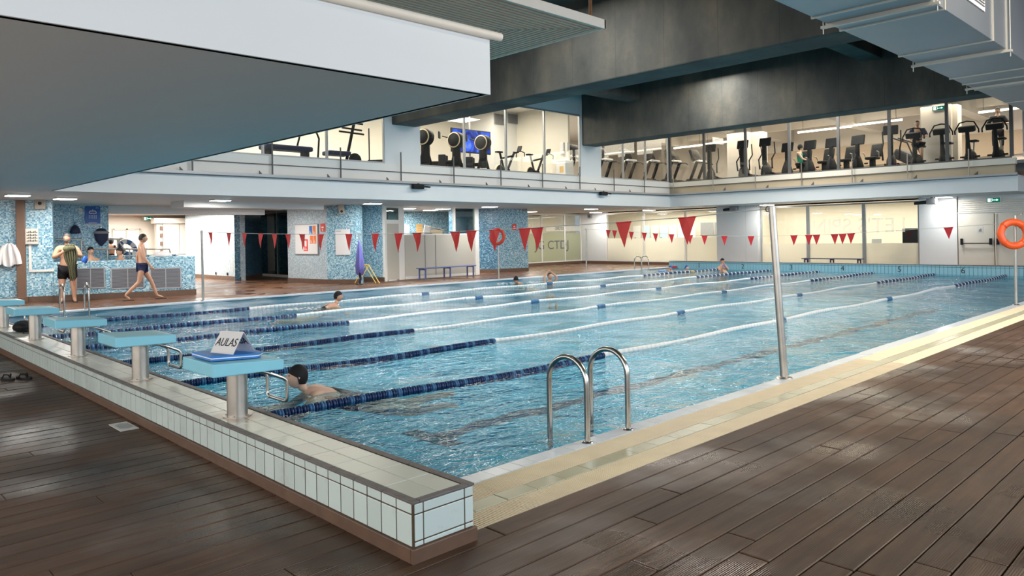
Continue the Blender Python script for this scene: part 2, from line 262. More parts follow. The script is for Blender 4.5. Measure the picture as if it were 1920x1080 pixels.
# ------------------------------------------------------------------ mesh helpers
class MB:
    """collects simple solids and links them as ONE mesh object"""
    def __init__(s): s.v = []; s.f = []; s.m = []; s.mats = []; s.sm = []
    def _mi(s, mat):
        if mat is None: return 0
        if mat not in s.mats: s.mats.append(mat)
        return s.mats.index(mat)
    def add(s, vs_, fs, mat=None, smooth=False):
        n = len(s.v); s.v += [tuple(v) for v in vs_]; k = s._mi(mat)
        for f in fs: s.f.append([i + n for i in f]); s.m.append(k); s.sm.append(smooth)
        return s
    def box(s, a, b, mat=None, M_=None):
        x0, y0, z0 = a; x1, y1, z1 = b
        vv = [Vector(p) for p in ((x0, y0, z0), (x1, y0, z0), (x1, y1, z0), (x0, y1, z0), (x0, y0, z1), (x1, y0, z1), (x1, y1, z1), (x0, y1, z1))]
        if M_ is not None: vv = [M_ @ v for v in vv]
        return s.add(vv, [(0, 3, 2, 1), (4, 5, 6, 7), (0, 1, 5, 4), (1, 2, 6, 5), (2, 3, 7, 6), (3, 0, 4, 7)], mat)
    def cbox(s, c, d, mat=None, M_=None):
        return s.box([c[i] - d[i] / 2 for i in range(3)], [c[i] + d[i] / 2 for i in range(3)], mat, M_)
    def bbox(s, a, b, r=0.01, mat=None, M_=None):
        """box with bevelled edges"""
        bm = bmesh.new(); bmesh.ops.create_cube(bm, size=1)
        for v in bm.verts: v.co = Vector([(a[i] + b[i]) / 2 + v.co[i] * (b[i] - a[i]) for i in range(3)])
        bmesh.ops.bevel(bm, geom=bm.edges[:], offset=min(r, min(b[i] - a[i] for i in range(3)) * 0.45), segments=2, profile=0.5, affect='EDGES')
        if M_ is not None: bm.transform(M_)
        bm.verts.index_update()
        s.add([v.co for v in bm.verts], [[v.index for v in f.verts] for f in bm.faces], mat); bm.free(); return s
    def prism(s, pts, z0, z1, mat=None, M_=None):
        n = len(pts); vv = [Vector((x, y, z0)) for x, y in pts] + [Vector((x, y, z1)) for x, y in pts]
        if M_ is not None: vv = [M_ @ v for v in vv]
        return s.add(vv, [list(range(n))[::-1], list(range(n, 2 * n))] + [(i, (i + 1) % n, n + (i + 1) % n, n + i) for i in range(n)], mat)
    def tube(s, pts, r, n=10, mat=None, caps=True, closed=False):
        pts = [Vector(p) for p in pts]; rs = r if isinstance(r, (list, tuple)) else [r] * len(pts); L = len(pts); vv = []; u = None
        for i, p in enumerate(pts):
            if closed: d = pts[(i + 1) % L] - pts[i - 1]
            else: d = (pts[min(i + 1, L - 1)] - pts[max(i - 1, 0)])
            d.normalize()
            if u is None: u = d.orthogonal().normalized()
            u = (u - d * u.dot(d)).normalized(); w_ = d.cross(u)
            for k in range(n):
                a = 2 * PI * k / n; vv.append(p + (u * math.cos(a) + w_ * math.sin(a)) * rs[i])
        fs = []
        for i in range(L if closed else L - 1):
            j = (i + 1) % L
            for k in range(n): fs.append((i * n + k, i * n + (k + 1) % n, j * n + (k + 1) % n, j * n + k))
        s.add(vv, fs, mat, True)
        if caps and not closed:
            s.add([vv[k] for k in range(n)][::-1], [range(n)], mat); s.add(vv[-n:], [range(n)], mat)
        return s
    def cyl(s, c, r, z0, z1, n=20, mat=None, r2=None):
        return s.tube([(c[0], c[1], z0), (c[0], c[1], z1)], [r, r if r2 is None else r2], n, mat)
    def lathe(s, prof, c=(0, 0, 0), n=24, mat=None, M_=None):
        vv = []
        for r, z in prof:
            for k in range(n): vv.append(Vector((c[0] + r * math.cos(2 * PI * k / n), c[1] + r * math.sin(2 * PI * k / n), c[2] + z)))
        if M_ is not None: vv = [M_ @ v for v in vv]
        L = len(prof); fs = [(i * n + k, i * n + (k + 1) % n, (i + 1) * n + (k + 1) % n, (i + 1) * n + k) for i in range(L - 1) for k in range(n)]
        return s.add(vv, fs, mat, True)
    def sphere(s, c, r, mat=None, n=14, m=9, M_=None):
        r = r if isinstance(r, (tuple, list)) else (r, r, r); vv = []
        for i in range(m + 1):
            th = PI * i / m
            for k in range(n): vv.append(Vector((r[0] * math.sin(th) * math.cos(2 * PI * k / n), r[1] * math.sin(th) * math.sin(2 * PI * k / n), r[2] * math.cos(th))))
        if M_ is not None: vv = [M_ @ v for v in vv]
        vv = [v + Vector(c) for v in vv]
        return s.add(vv, [(i * n + k, i * n + (k + 1) % n, (i + 1) * n + (k + 1) % n, (i + 1) * n + k)[::-1] for i in range(m) for k in range(n)], mat, True)
    def mesh(s, name, mat=None):
        me = bpy.data.meshes.new(name); me.from_pydata(s.v, [], s.f); ml = s.mats or ([mat] if mat else [])
        if mat and not s.mats: ml = [mat]
        for q in ml: me.materials.append(q)
        if s.mats: me.polygons.foreach_set('material_index', s.m)
        me.polygons.foreach_set('use_smooth', s.sm); me.update(); return me
    def build(s, name, mat=None, parent=None, loc=None, stuff=False, shade=None):
        o = bpy.data.objects.new(name, s.mesh(name, mat)); COL.objects.link(o)
        if parent: o.parent = parent
        if loc is not None: o.location = loc
        if stuff: o['kind'] = 'stuff'
        return o
def tag(o, label=None, cat=None, group=None, kind=None):
    for k, v in (('label', label), ('category', cat), ('group', group), ('kind', kind)):
        if v: o[k] = v
    return o
def empty(name, loc=(0, 0, 0), rz=0, label=None, cat=None, group=None, kind=None):
    o = bpy.data.objects.new(name, None); COL.objects.link(o); o.location = loc; o.rotation_euler = (0, 0, rz); o.empty_display_size = 0.1
    return tag(o, label, cat, group, kind)
def inst(name, me, parent, loc=(0, 0, 0), rot=None, scale=None):
    o = bpy.data.objects.new(name, me); COL.objects.link(o); o.parent = parent; o.location = loc
    if rot: o.rotation_euler = rot
    if scale: o.scale = scale
    return o
def children(o): return [c for c in bpy.data.objects if c.parent == o]
def copy_tree(o, loc=None, rz=None, label=None, parent=None):
    c = o.copy(); COL.objects.link(c)
    if parent: c.parent = parent
    if loc is not None: c.location = loc
    if rz is not None: c.rotation_euler = (0, 0, rz)
    if label: c['label'] = label
    for ch in list(o.children): copy_tree(ch, parent=c)
    return c
def text(body, size, mat, parent, Mx, name='lettering', depth=0.002, align='CENTER', mirror=False, wx=1.0):
    cu = bpy.data.curves.new('t', 'FONT'); cu.body = body; cu.size = size; cu.extrude = depth; cu.align_x = align; cu.align_y = 'CENTER'
    to = bpy.data.objects.new('t', cu); COL.objects.link(to)
    bpy.context.view_layer.update()
    me = bpy.data.meshes.new_from_object(to.evaluated_get(bpy.context.evaluated_depsgraph_get()))
    bpy.data.objects.remove(to); me.name = name
    me.transform(Matrix.Scale(-wx if mirror else wx, 4, (1, 0, 0))); me.transform(Mx)
    if mirror: me.flip_normals()
    me.materials.clear(); me.materials.append(mat)
    o = bpy.data.objects.new(name, me); COL.objects.link(o); o.parent = parent; return o
def frame(o, xa, ya):
    """matrix: origin o, text x axis xa, text y axis ya"""
    xa = Vector(xa).normalized(); ya = Vector(ya).normalized(); za = xa.cross(ya)
    return Matrix(((xa.x, ya.x, za.x, o[0]), (xa.y, ya.y, za.y, o[1]), (xa.z, ya.z, za.z, o[2]), (0, 0, 0, 1)))
def wallbox(name, p, q, z0, z1, th, mat, parent=None, **k):
    """upright slab from plan point p to q, thickness th to the left of p->q"""
    d = (Vector(q) - Vector(p)).normalized(); n = Vector((-d.y, d.x))
    pts = [p, q, (q[0] + n.x * th, q[1] + n.y * th), (p[0] + n.x * th, p[1] + n.y * th)]
    if th < 0: pts = pts[::-1]
    return MB().prism(pts, z0, z1).build(name, mat, parent)
def struct(o, label=None): return tag(o, label, kind='structure')

# ================================================================== SETTING
POOL = (2.43, 27.95, 3.63, 18.85)      # x0 x1 y0 y1 of the water
SOF = 2.66
# --- decks
rnd = random.Random(3)
fl = empty('floor', kind='structure')
base = MB()
for a, b in (((-4, -7, -0.12), (30.3, 2.9, -0.032)), ((-4, 2.9, -0.12), (2.1, 19.15, -0.032))): base.box(a, b)
base.build('deck_gap', M['joist'], fl)
fr = MB()
fr.box((-4, 19.15, -0.12), (30.3, 40, 0.0)); fr.box((28.33, 2.9, -0.12), (30.3, 19.15, 0)); fr.build('distant_deck', M['deckfar'], fl)
pme = MB().bbox((0, 0, -0.03), (1, 0.150, 0), 0.004).mesh('plank', M['deck'])
W_ = 0.1575
def visible(x, y):
    if x <= 0.3: return x > -0.2 and 2.6 < y
    az = math.atan2(y, x); a = AZ - az
    if abs(a) > R(36.5): return False
    return True
rest = MB(); count = 0
hatch = (9.5, 10.1, 1.95, 2.55)
drain = (1.86, 2.02, 6.50, 6.76)
for row in range(-16, 100):
    y = 2.885 - 0.1575 * (row + 1) if row >= 0 else None
rows = [2.9 - W_ * (k + 1) + 0.004 for k in range(0, 34)] + [2.9 + W_ * k + 0.004 for k in range(0, 102)]
for y in rows:
    xend = 28.3 if y < 2.75 else 2.05
    x = -3.9 + rnd.uniform(0, 2.0)
    xs = [-3.9]
    while x < xend - 0.4: xs.append(x); x += rnd.choice((2.4, 3.0, 3.0, 3.6))
    xs.append(xend)
    for a, b in zip(xs[:-1], xs[1:]):
        mx_, my_ = b, y + 0.07
        vis = any(visible(a + (b - a) * q, my_) for q in (0, .25, .5, .75, 1)) and ((b > 2.4 and y < 2.75) or (b > 0.2 and y > 0.3)) and a < 13 and y < 12.6 and y > 0.0
        near = vis and (a < 8 or y > 1.6)
        if near and count < 285:
            inst('plank', pme, fl, (a + 0.002, y, rnd.uniform(-0.0012, 0.0012)), scale=(b - a - 0.0035, 1, 1)); count += 1
        else: rest.box((a + 0.002, y, -0.03), (b - 0.003, y + 0.150, 0))
rest.build('plank_rest', M['deck'], fl, stuff=True)
# --- pool basin
pool = empty('pool_basin', kind='structure')
x0, x1, y0, y1 = POOL; D = -0.92
b = MB(); b.box((x0, y0, D - 0.1), (x1, y1, D)); b.build('pool_floor', M['lining'], pool)
b = MB()
b.box((x0 - 0.3, y0 - 0.3, D), (x0, y1 + 0.3, -0.03)); b.box((x1, y0 - 0.3, D), (x1 + 0.35, y1 + 0.3, -0.03)); b.box((x0, y0 - 0.3, D), (x1, y0, -0.05)); b.box((x0, y1, D), (x1, y1 + 0.3, -0.03))
b.build('pool_wall', M['lining'], pool)
# dark marker lines on the floor (edges uneven like the refracted lines in the photo)
for yc in (7.17,):
    b = MB(); n_ = 150; xa, xb = 5.6, 25.0; vv = []
    for i in range(n_ + 1):
        x = xa + (xb - xa) * i / n_; o1 = 0.05 * math.sin(3.1 * x) + 0.04 * math.sin(7.3 * x + 1); o2 = 0.05 * math.sin(2.7 * x + 2) + 0.04 * math.sin(8.1 * x)
        vv += [(x, yc - 0.15 + o1, D + 0.006), (x, yc + 0.15 + o2, D + 0.006)]
    b.add(vv, [(2 * i, 2 * i + 2, 2 * i + 3, 2 * i + 1) for i in range(n_)]); b.box((5.4, yc - 0.45, D), (5.65, yc + 0.45, D + 0.006)); b.build('lane_line', M['lane'], pool)
b = MB(); b.box((x0, y0, -0.11), (x1, y0 + 0.02, -0.055)); b.box((x0, y0, -0.11), (x0 + 0.02, y1, -0.055)); b.build('waterline_band', M['lane'], pool)
# --- water: a real sheet with low waves
N1, N2 = 260, 150; vv = []; ff = []
for i in range(N1 + 1):
    for j in range(N2 + 1):
        x = x0 + (x1 - x0) * i / N1; y = y0 + (y1 - y0) * j / N2
        z = -0.035 + 0.005 * math.sin(2.1 * x + 1.3 * y + 1.2 * math.sin(0.9 * y)) + 0.004 * math.sin(-1.4 * x + 3.3 * y + 1.5 * math.sin(0.6 * x)) + 0.003 * math.sin(5.2 * x + 0.4 + 1.7 * math.sin(1.9 * y))
        vv.append((x, y, z))
ff = [(i * (N2 + 1) + j, (i + 1) * (N2 + 1) + j, (i + 1) * (N2 + 1) + j + 1, i * (N2 + 1) + j + 1) for i in range(N1) for j in range(N2)]
wt = MB().add(vv, ff, None, True).build('pool_water', M['water']); tag(wt, kind='structure')
# --- start wall (plinth) with its tiles
pl = empty('start_wall', kind='structure'); PX0, PX1, PYR, PYL, PT = 2.06, 2.43, 2.82, 19.15, 0.28
MB().box((PX0 - 0.0008, PYR - 0.0008, -0.05), (PX1 - 0.006, PYL, PT - 0.0015)).build('wall_core', M['grout'], pl)
b = MB(); b.bbox((PX0 - 0.018, PYR + 0.004, -0.02), (PX0 + 0.004, PYL, 0.068), 0.003); b.bbox((PX0 - 0.018, PYR - 0.018, -0.02), (PX1 + 0.012, PYR + 0.004, 0.068), 0.004)
b.build('skirting', M['skirt'], pl)
pitch = 0.1262; NT = 46
lo = MB().bbox((0, 0, 0), (0.012, pitch - 0.0085, 0.148), 0.003).mesh('tile', M['tile'])
hi = MB().bbox((0, 0, 0), (0.012, pitch - 0.0085, 0.050), 0.003).mesh('tile', M['tile'])
rest = MB(); k = 0; y = PYR + 0.012
while y < PYL - pitch:
    jx = rnd.uniform(-0.0012, 0.0012)
    if k < NT:
        inst('tile', lo, pl, (PX0 - 0.004 + jx, y, 0.0715)); inst('tile', hi, pl, (PX0 - 0.004 - jx, y, 0.2255))
    else:
        rest.box((PX0 - 0.004, y, 0.0715), (PX0 + 0.008, y + pitch - 0.0085, 0.2195)); rest.box((PX0 - 0.004, y, 0.2255), (PX0 + 0.008, y + pitch - 0.0085, 0.2755))
    y += pitch; k += 1
rest.build('tile_rest', M['tile'], pl, stuff=True)
for xa, xb in ((PX0 + 0.006, PX0 + 0.054), (PX0 + 0.060, PX0 + 0.308), (PX0 + 0.315, PX1 - 0.004)):     # right end face
    for za, zb in ((0.072, 0.092), (0.098, 0.2195), (0.2255, 0.270)): MB().bbox((xa, PYR - 0.004, za), (xb, PYR + 0.008, zb), 0.003).build('tile', M['tile'], pl)
# top: dark edge stones and two rows of cream tiles
b = MB()
k = 0; y = PYR - 0.006; e1 = MB().bbox((0, 0, 0), (0.042, 0.246, 0.014), 0.004).mesh('edge_stone', M['edge']); tt = MB().bbox((0, 0, 0), (0.139, 0.246, 0.011), 0.003).mesh('top_tile', M['tiletop'])
rest = MB(); rest2 = MB()
while y < PYL - 0.25:
    if k < 28:
        inst('edge_stone', e1, pl, (PX0 - 0.008, y, 0.271)); inst('edge_stone', e1, pl, (PX1 - 0.036, y, 0.271))
        if y > 2.84 or True:
            yo = y + 0.045
            inst('top_tile', tt, pl, (PX0 + 0.037, yo, 0.271 + rnd.uniform(0, 0.001))); inst('top_tile', tt, pl, (PX0 + 0.180, yo, 0.271 + rnd.uniform(0, 0.001)))
    else:
        rest.box((PX0 - 0.008, y, 0.271), (PX0 + 0.034, y + 0.246, 0.285)); rest.box((PX1 - 0.036, y, 0.271), (PX1 + 0.006, y + 0.246, 0.285))
        rest2.box((PX0 + 0.037, y + .045, 0.271), (PX0 + 0.176, y + 0.291, 0.282)); rest2.box((PX0 + 0.180, y + .045, 0.271), (PX0 + 0.319, y + 0.291, 0.282))
    y += 0.25; k += 1
rest.build('edge_stone_rest', M['edge'], pl, stuff=True); rest2.build('top_tile_rest', M['tiletop'], pl, stuff=True)
MB().bbox((PX0 + 0.034, PYR - 0.007, 0.271), (PX1 - 0.036, PYR + 0.036, 0.285), 0.004).build('edge_stone', M['edge'], pl)
# --- right edge strips
st = empty('pool_edge', kind='structure')
b = MB(); b.box((PX1 - 0.02, 2.9, -0.12), (28.3, 3.461, -0.0085)); b.box((PX1 - 0.02, 3.461, -0.12), (28.3, 3.62, -0.031)); b.build('edge_bed', M['grout'], st)
ct = MB().add([(0, 0, -0.012), (0.121, 0, -0.012), (0.121, 0.168, -0.026), (0, 0.168, -0.026), (0, 0, 0.0), (0.121, 0, 0.0), (0.121, 0.150, -0.006), (0, 0.150, -0.006), (0, 0.168, -0.022), (0.121, 0.168, -0.022)],
              [(4, 5, 6, 7), (7, 6, 9, 8), (0, 1, 5, 4), (3, 8, 9, 2), (1, 2, 9, 6, 5), (0, 4, 7, 8, 3)]).mesh('edge_tile', M['tilewhite'])
rest = MB(); x = PX1 + 0.0; k = 0
while x < 28.1:
    if k < 56: inst('edge_tile', ct, st, (x, 3.462, rnd.uniform(-0.0015, 0.001)))
    else: rest.box((x, 3.462, -0.015), (x + 0.121, 3.628, -0.006))
    x += 0.1262; k += 1
rest.build('edge_tile_rest', M['tilewhite'], st, stuff=True)
gt = MB().bbox((0, 0, -0.02), (0.246, 0.122, -0.002), 0.003).mesh('olive_tile', M['tilegreen']); rest = MB(); x = PX1 + 0.01; k = 0
while x < 28.1:
    if k < 50: inst('olive_tile', gt, st, (x, 3.104, rnd.uniform(-0.001, 0.001)))
    else: rest.box((x, 3.104, -0.02), (x + 0.246, 3.226, -0.002))
    x += 0.2502; k += 1
rest.build('olive_tile_rest', M['tilegreen'], st, stuff=True)
# slatted gratings: fine bars across the strip
for nm, ya, yb, zt in (('overflow_grating', 3.232, 3.458, -0.003), ('drain_grating', 2.905, 3.092, -0.0015)):
    b = MB(); x = PX1 + 0.008
    while x < 28.2:
        wd = 0.0098 if x < 9 else 0.05
        b.box((x, ya, zt - 0.012), (x + wd, yb, zt)); x += 0.0172 if x < 9 else 0.052
    b.box((PX1, ya, zt - 0.013), (28.3, ya + 0.012, zt - 0.002)); b.box((PX1, yb - 0.012, zt - 0.013), (28.3, yb, zt - 0.002))
    b.build(nm, M['cream'], st, stuff=True)
b = MB(); b.box((PX1, 3.60, -0.075), (28.0, 3.685, -0.046)); b.build('dark_edge_tile', M['lane'], st)
# left coping
b = MB(); b.bbox((x0, y1, -0.05), (28.3, y1 + 0.30, 0.006), 0.006); b.build('coping', M['tilewhite'], st)
# --- far end wall of the pool with blue tiles and lane numbers
fw_ = empty('far_pool_wall', kind='structure')
MB().box((27.96, 2.0, -0.3), (28.34, y1 - 0.02, 0.272)).build('wall_core', M['joist'], fw_)
b = MB(); y = 2.05
while y < y1 - 0.12:
    b.box((27.945, y, -0.1), (27.96, y + pitch - 0.010, 0.204)); b.box((27.945, y, 0.214), (27.96, y + pitch - 0.010, 0.268)); y += pitch
b.build('tile_rest', M['fartile'], fw_, stuff=True)
MB().bbox((27.93, 2.0, 0.268), (28.36, y1 - 0.02, 0.285), 0.004).build('edge_stone', M['edge'], fw_)
for i, yc in enumerate((17.30, 15.25, 13.20, 11.22, 9.25, 7.27)):
    text(str(i + 1), 0.27, M['ink'], fw_, frame((27.942, yc, 0.10), (0, -1, 0), (0, 0, 1)), name='lane_number', depth=0.003)
MB().bbox((27.9, 18.40, 0.0), (27.95, 18.78, 0.07), 0.005).build('depth_plate', M['redd'], fw_)

# --- balconies round the hall
bal = empty('balcony', kind='structure')
def slab(name, pts, z0, z1, mat): return MB().prism(pts, z0, z1).build(name, mat, bal)
FX, FY, NX, NY = 27.52, 18.42, 4.04, 4.39
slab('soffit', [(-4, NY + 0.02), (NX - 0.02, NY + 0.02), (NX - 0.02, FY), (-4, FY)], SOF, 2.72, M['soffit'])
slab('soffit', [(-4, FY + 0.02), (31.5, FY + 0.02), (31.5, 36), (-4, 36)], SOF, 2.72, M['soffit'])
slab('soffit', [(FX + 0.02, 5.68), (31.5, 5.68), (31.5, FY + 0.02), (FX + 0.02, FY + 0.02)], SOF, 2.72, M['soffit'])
# fascias
b = MB(); b.box((-4, NY, SOF), (NX, NY + 0.06, 3.12)); b.box((NX - 0.06, NY + 0.06, SOF), (NX, FY, 3.12)); b.build('fascia', M['white'], bal)
slab('gallery_floor', [(-4, NY + .05), (NX - .05, NY + .05), (NX - .05, FY), (-4, FY)], 3.0, 3.10, M['white'])
b = MB(); b.box((NX, FY, SOF), (FX, FY + 0.06, 3.17)); b.box((FX, 5.66, SOF), (FX + 0.06, FY, 3.17)); b.box((FX, 5.60, SOF), (31.5, 5.66, 3.17)); b.build('fascia', M['white'], bal)
b = MB(); b.tube([(-4, NY - 0.02, 3.135), (NX + 0.10, NY - 0.02, 3.135)], 0.035, 12); b.build('handrail', M['whitedge'], bal)
b = MB(); b.box((NX, FY - 0.10, 3.165), (FX - 0.10, FY + 0.05, 3.235)); b.box((FX - 0.10, 5.60, 3.165), (FX + 0.05, FY + 0.05, 3.235)); b.build('gutter_lip', M['alu'], bal)
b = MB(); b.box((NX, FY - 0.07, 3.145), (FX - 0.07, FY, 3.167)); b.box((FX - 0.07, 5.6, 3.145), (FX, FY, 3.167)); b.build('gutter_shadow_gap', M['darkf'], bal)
GW = FY + 0.12; GX = FX + 0.12      # planes of the gym glazing
b = MB(); b.box((NX, GW - 0.06, 3.2), (FX + .06, GW + 0.1, 3.50)); b.build('upstand', M['whitef'], bal)
b = MB(); b.box((FX + 0.06, 5.7, 3.2), (FX + 0.22, GW - 0.04, 3.50)); b.build('upstand', M['tan'].copy(), bal)
bal.children[-1].data.materials[0] = plain('sand_wall', (0.52, 0.43, 0.30), 0.6, noise=0.06)
b = MB(); b.box((NX, GW - 0.10, 3.50), (FX + .05, GW + 0.1, 3.52)); b.box((FX + 0.02, 5.7, 3.50), (FX + 0.22, GW - 0.1, 3.52)); b.build('sill_drip', M['skirt'], bal)
b = MB(); b.box((NX, GW - 0.09, 3.52), (FX + .05, GW + 0.1, 3.74)); b.build('sill', M['whitef'], bal)
b = MB(); b.box((FX + 0.03, 5.66, 3.52), (FX + 0.22, GW - 0.09, 3.72)); b.build('sill', M['cream_w'], bal)
# small triangular hooks on the ledge
for q in (337, 486, 614, 725, 824, 911, 990, 1060, 1115, 1180):
    p = P(q, 330, Y=FY - 0.05); MB().add([(p.x, FY - 0.06, 3.235), (p.x + 0.09, FY - 0.06, 3.235), (p.x, FY - 0.06, 3.33), (p.x, FY - 0.04, 3.235), (p.x + 0.09, FY - 0.04, 3.235), (p.x, FY - 0.04, 3.33)], [(0, 1, 2), (3, 5, 4), (0, 3, 4, 1), (1, 4, 5, 2), (2, 5, 3, 0)]).build('hook', M['darkf'], bal)
for q in (1355, 1435, 1520, 1612, 1712, 1826):
    p = P(q, 340, X=FX - 0.05); y = p.y; MB().add([(FX - 0.06, y, 3.235), (FX - 0.06, y - 0.12, 3.235), (FX - 0.06, y - 0.12, 3.36), (FX - 0.04, y, 3.235), (FX - 0.04, y - 0.12, 3.235), (FX - 0.04, y - 0.12, 3.36)], [(0, 1, 2), (3, 5, 4), (0, 3, 4, 1), (1, 4, 5, 2), (2, 5, 3, 0)]).build('hook', M['darkf'], bal)
# thin balustrade posts
for q in (361, 511, 639, 752, 851, 939, 1017, 1087, 1151, 1208):
    p = P(q, 330, Y=FY - 0.06); MB().box((p.x - 0.018, FY - 0.075, 3.235), (p.x + 0.018, FY - 0.055, 4.10)).build('balustrade_post', M['darkf'], bal)
for q in (1262.5, 1337, 1417, 1503, 1598, 1702, 1817):
    p = P(q, 345, X=FX - 0.06); MB().box((FX - 0.075, p.y - 0.016, 3.235), (FX - 0.055, p.y + 0.016, 4.10)).build('balustrade_post', M['steel2'], bal)
# pipe floodlights hung under the ledge (dark stubs)
# --- gym glazing
win = [0]
def glazing(axis, lo_, hi_, mulls, z0, z1, plane, fmat, gmat, fw2=0.05):
    """one glazed bay of frame, mullions and separate panes"""
    win[0] += 1
    e = empty('window_%d' % win[0], kind='structure')
    def bx(a0, a1, za, zb, d0, d1): return MB().box((a0, plane + d0, za), (a1, plane + d1, zb)) if axis == 'x' else MB().box((plane + d0, a0, za), (plane + d1, a1, zb))
    for za, zb in ((z0, z0 + 0.05), (z1 - 0.06, z1)): bx(lo_, hi_, za, zb, -0.03, 0.05).build('window_frame', fmat, e)
    xs = [lo_] + list(mulls) + [hi_]
    for a in xs: bx(a - fw2 / 2, a + fw2 / 2, z0 + .05, z1 - .06, -0.03, 0.05).build('mullion', fmat, e)
    for a, b_ in zip(xs[:-1], xs[1:]): bx(a + fw2 / 2, b_ - fw2 / 2, z0 + 0.05, z1 - 0.06, 0.005, 0.013).build('pane', gmat, e)
    return e
lx = lambda q: P(q, 290, Y=GW).x
ly = lambda q: P(q, 290, X=GX).y
glazing('x', lx(395), lx(720), [lx(493), lx(613)], 3.74, 6.25, GW, M['alu'], M['glass'])
glazing('x', lx(786), lx(1087), [lx(871), lx(949), lx(1021)], 3.74, 6.12, GW, M['alu'], M['glass'])
glazing('x', lx(1125), lx(1252), [lx(1168), lx(1210)], 3.74, 6.12, GW, M['alu'], M['glass'])
glazing('y', ly(1897), ly(1256), [ly(1776), ly(1668), ly(1572), ly(1480), ly(1398), ly(1320)], 3.72, 6.12, GX, M['darkf'], M['glass'], 0.10)
gw = empty('wall_left', kind='structure')
for a, b_, z0, z1 in ((lx(720), lx(786), 3.74, 6.9), (lx(1087), lx(1125), 3.74, 6.9), (lx(786), lx(1087), 6.12, 6.9), (lx(1125), FX + 0.2, 6.12, 6.9), (NX - 6, lx(720), 6.25, 6.9), (-4, lx(395), 3.1, 6.3)):
    MB().box((a, GW - 0.04, z0), (b_, GW + 0.06, z1)).build('wall_panel', M['white'], gw)
MB().box((GX - 0.04, 5.6, 6.12), (GX + 0.06, GW, 6.9)).build('wall_panel', M['white'], gw)
# gym room
gy = empty('gym_room', kind='structure')
GF = 3.65
b = MB(); b.box((-4, GW + .1, GF - 0.1), (40, 27.5, GF)); b.box((GX + .1, -4, GF - 0.1), (40, GW + .1, GF)); b.build('gym_floor', M['mgrey'], gy)
b = MB(); b.box((-4, GW + .08, 6.75), (22.2, 27.5, 6.85)); b.build('gym_ceiling', M['gymwhite'], gy)
b = MB(); b.box((22.2, GW + .08, 6.75), (40, 27.5, 6.85)); b.box((GX + .08, -4, 6.75), (40, GW + .1, 6.85)); b.build('gym_ceiling', M['gymwhite'], gy)
b = MB(); b.box((-4, 24.6, GF), (22.3, 24.7, 6.75)); b.build('gym_wall', M['cream_w'], gy)
b = MB(); b.box((22.2, 19.6, GF), (22.3, 24.6, 6.75)); b.build('gym_wall', M['cream_w'], gy)
b = MB(); b.box((22.3, 27.2, GF), (40, 27.3, 6.75)); b.box((36.5, -4, GF), (36.6, 27.2, 6.75)); b.build('gym_wall', M['gymwhite'], gy)
b = MB(); b.box((36.3, 5, GF + 0.9), (36.5, 20, GF + 1.9)); b.build('gym_wall_band', M['tan'], gy)
# beams under the far gym ceiling
for y in (8.2, 12.6, 17.0, 21.4): MB().box((GX + 0.2, y, 6.05), (36.4, y + 0.5, 6.75)).build('ceiling_beam', M['tan'].copy() if False else M['gymwhite'], gy)
for xx in (30.6, 33.6): MB().box((xx, 5, 6.3), (xx + 0.3, 24, 6.75)).build('ceiling_beam', M['gymwhite'], gy)
# white pillars in the gym, seen behind the machines
for (px, wd, X_) in ((1382, 1.0, 30.6), (1418, 0.55, 31.0), (1755, 1.0, 29.9), (1786, 0.35, 30.1)):
    p = P(px, 280, X=X_); MB().box((X_, p.y - wd / 2, GF), (X_ + 0.5, p.y + wd / 2, 6.75)).build('pillar', M['gymwhite'], gy)
p = P(925, 240, Y=22.5); q = P(998, 240, Y=22.5); MB().box((p.x, 22.5, GF), (q.x, 24.6, 6.75)).build('pillar', M['whitef'], gy)
for a, b_ in ((927, 947), (953, 982)):
    p = P(a, 215, Y=22.46); q = P(b_, 230, Y=22.46)
    v = MB()
    for k in range(14): xx = p.x + (q.x - p.x) * k / 14; v.box((xx, 22.44, q.z - 0.1), (xx + (q.x - p.x) / 28, 22.48, p.z + 0.05))
    v.build('vent_grille', M['mgrey'], gy)
# the closed end at the far right: greenish glass above, wall below
e = empty('window_%d' % (win[0] + 1), kind='structure'); win[0] += 1
MB().box((FX + 0.3, 5.44, 3.9), (31.4, 5.45, 6.6)).build('pane', M['gglass'], e); MB().box((FX + 0.2, 5.4, 3.74), (31.4, 5.5, 3.9)).build('window_frame', M['whitef'], e); MB().box((FX + 0.22, 5.4, 3.9), (FX + 0.30, 5.5, 6.6)).build('mullion', M['alu'], e)
MB().box((FX + .2, 5.3, 3.17), (31.4, 5.66, 3.3)).build('sill', M['skirt'], e)
# --- concrete structure overhead
cb = empty('ceiling', kind='structure')
MB().box((-4, -7.2, 6.9), (40, 36, 7.1)).build('roof_slab', M['conc'], cb)
MB().bbox((12.95, 4.66, 4.93), (13.85, GW - 0.05, 6.95), 0.03).build('concrete_beam', M['conc'], cb)
MB().bbox((21.75, 4.66, 4.94), (22.6, GW - 0.05, 6.95), 0.03).build('concrete_beam', M['conc'], cb)
for y in (15.75, 7.55): MB().bbox((13.86, y, 6.28), (21.74, y + 0.55, 6.95), 0.02).build('cross_beam', M['conc'], cb)
MB().bbox((-4, -7, 6.2), (-3.6, 30, 6.95), 0.02).build('concrete_beam', M['conc'], cb)
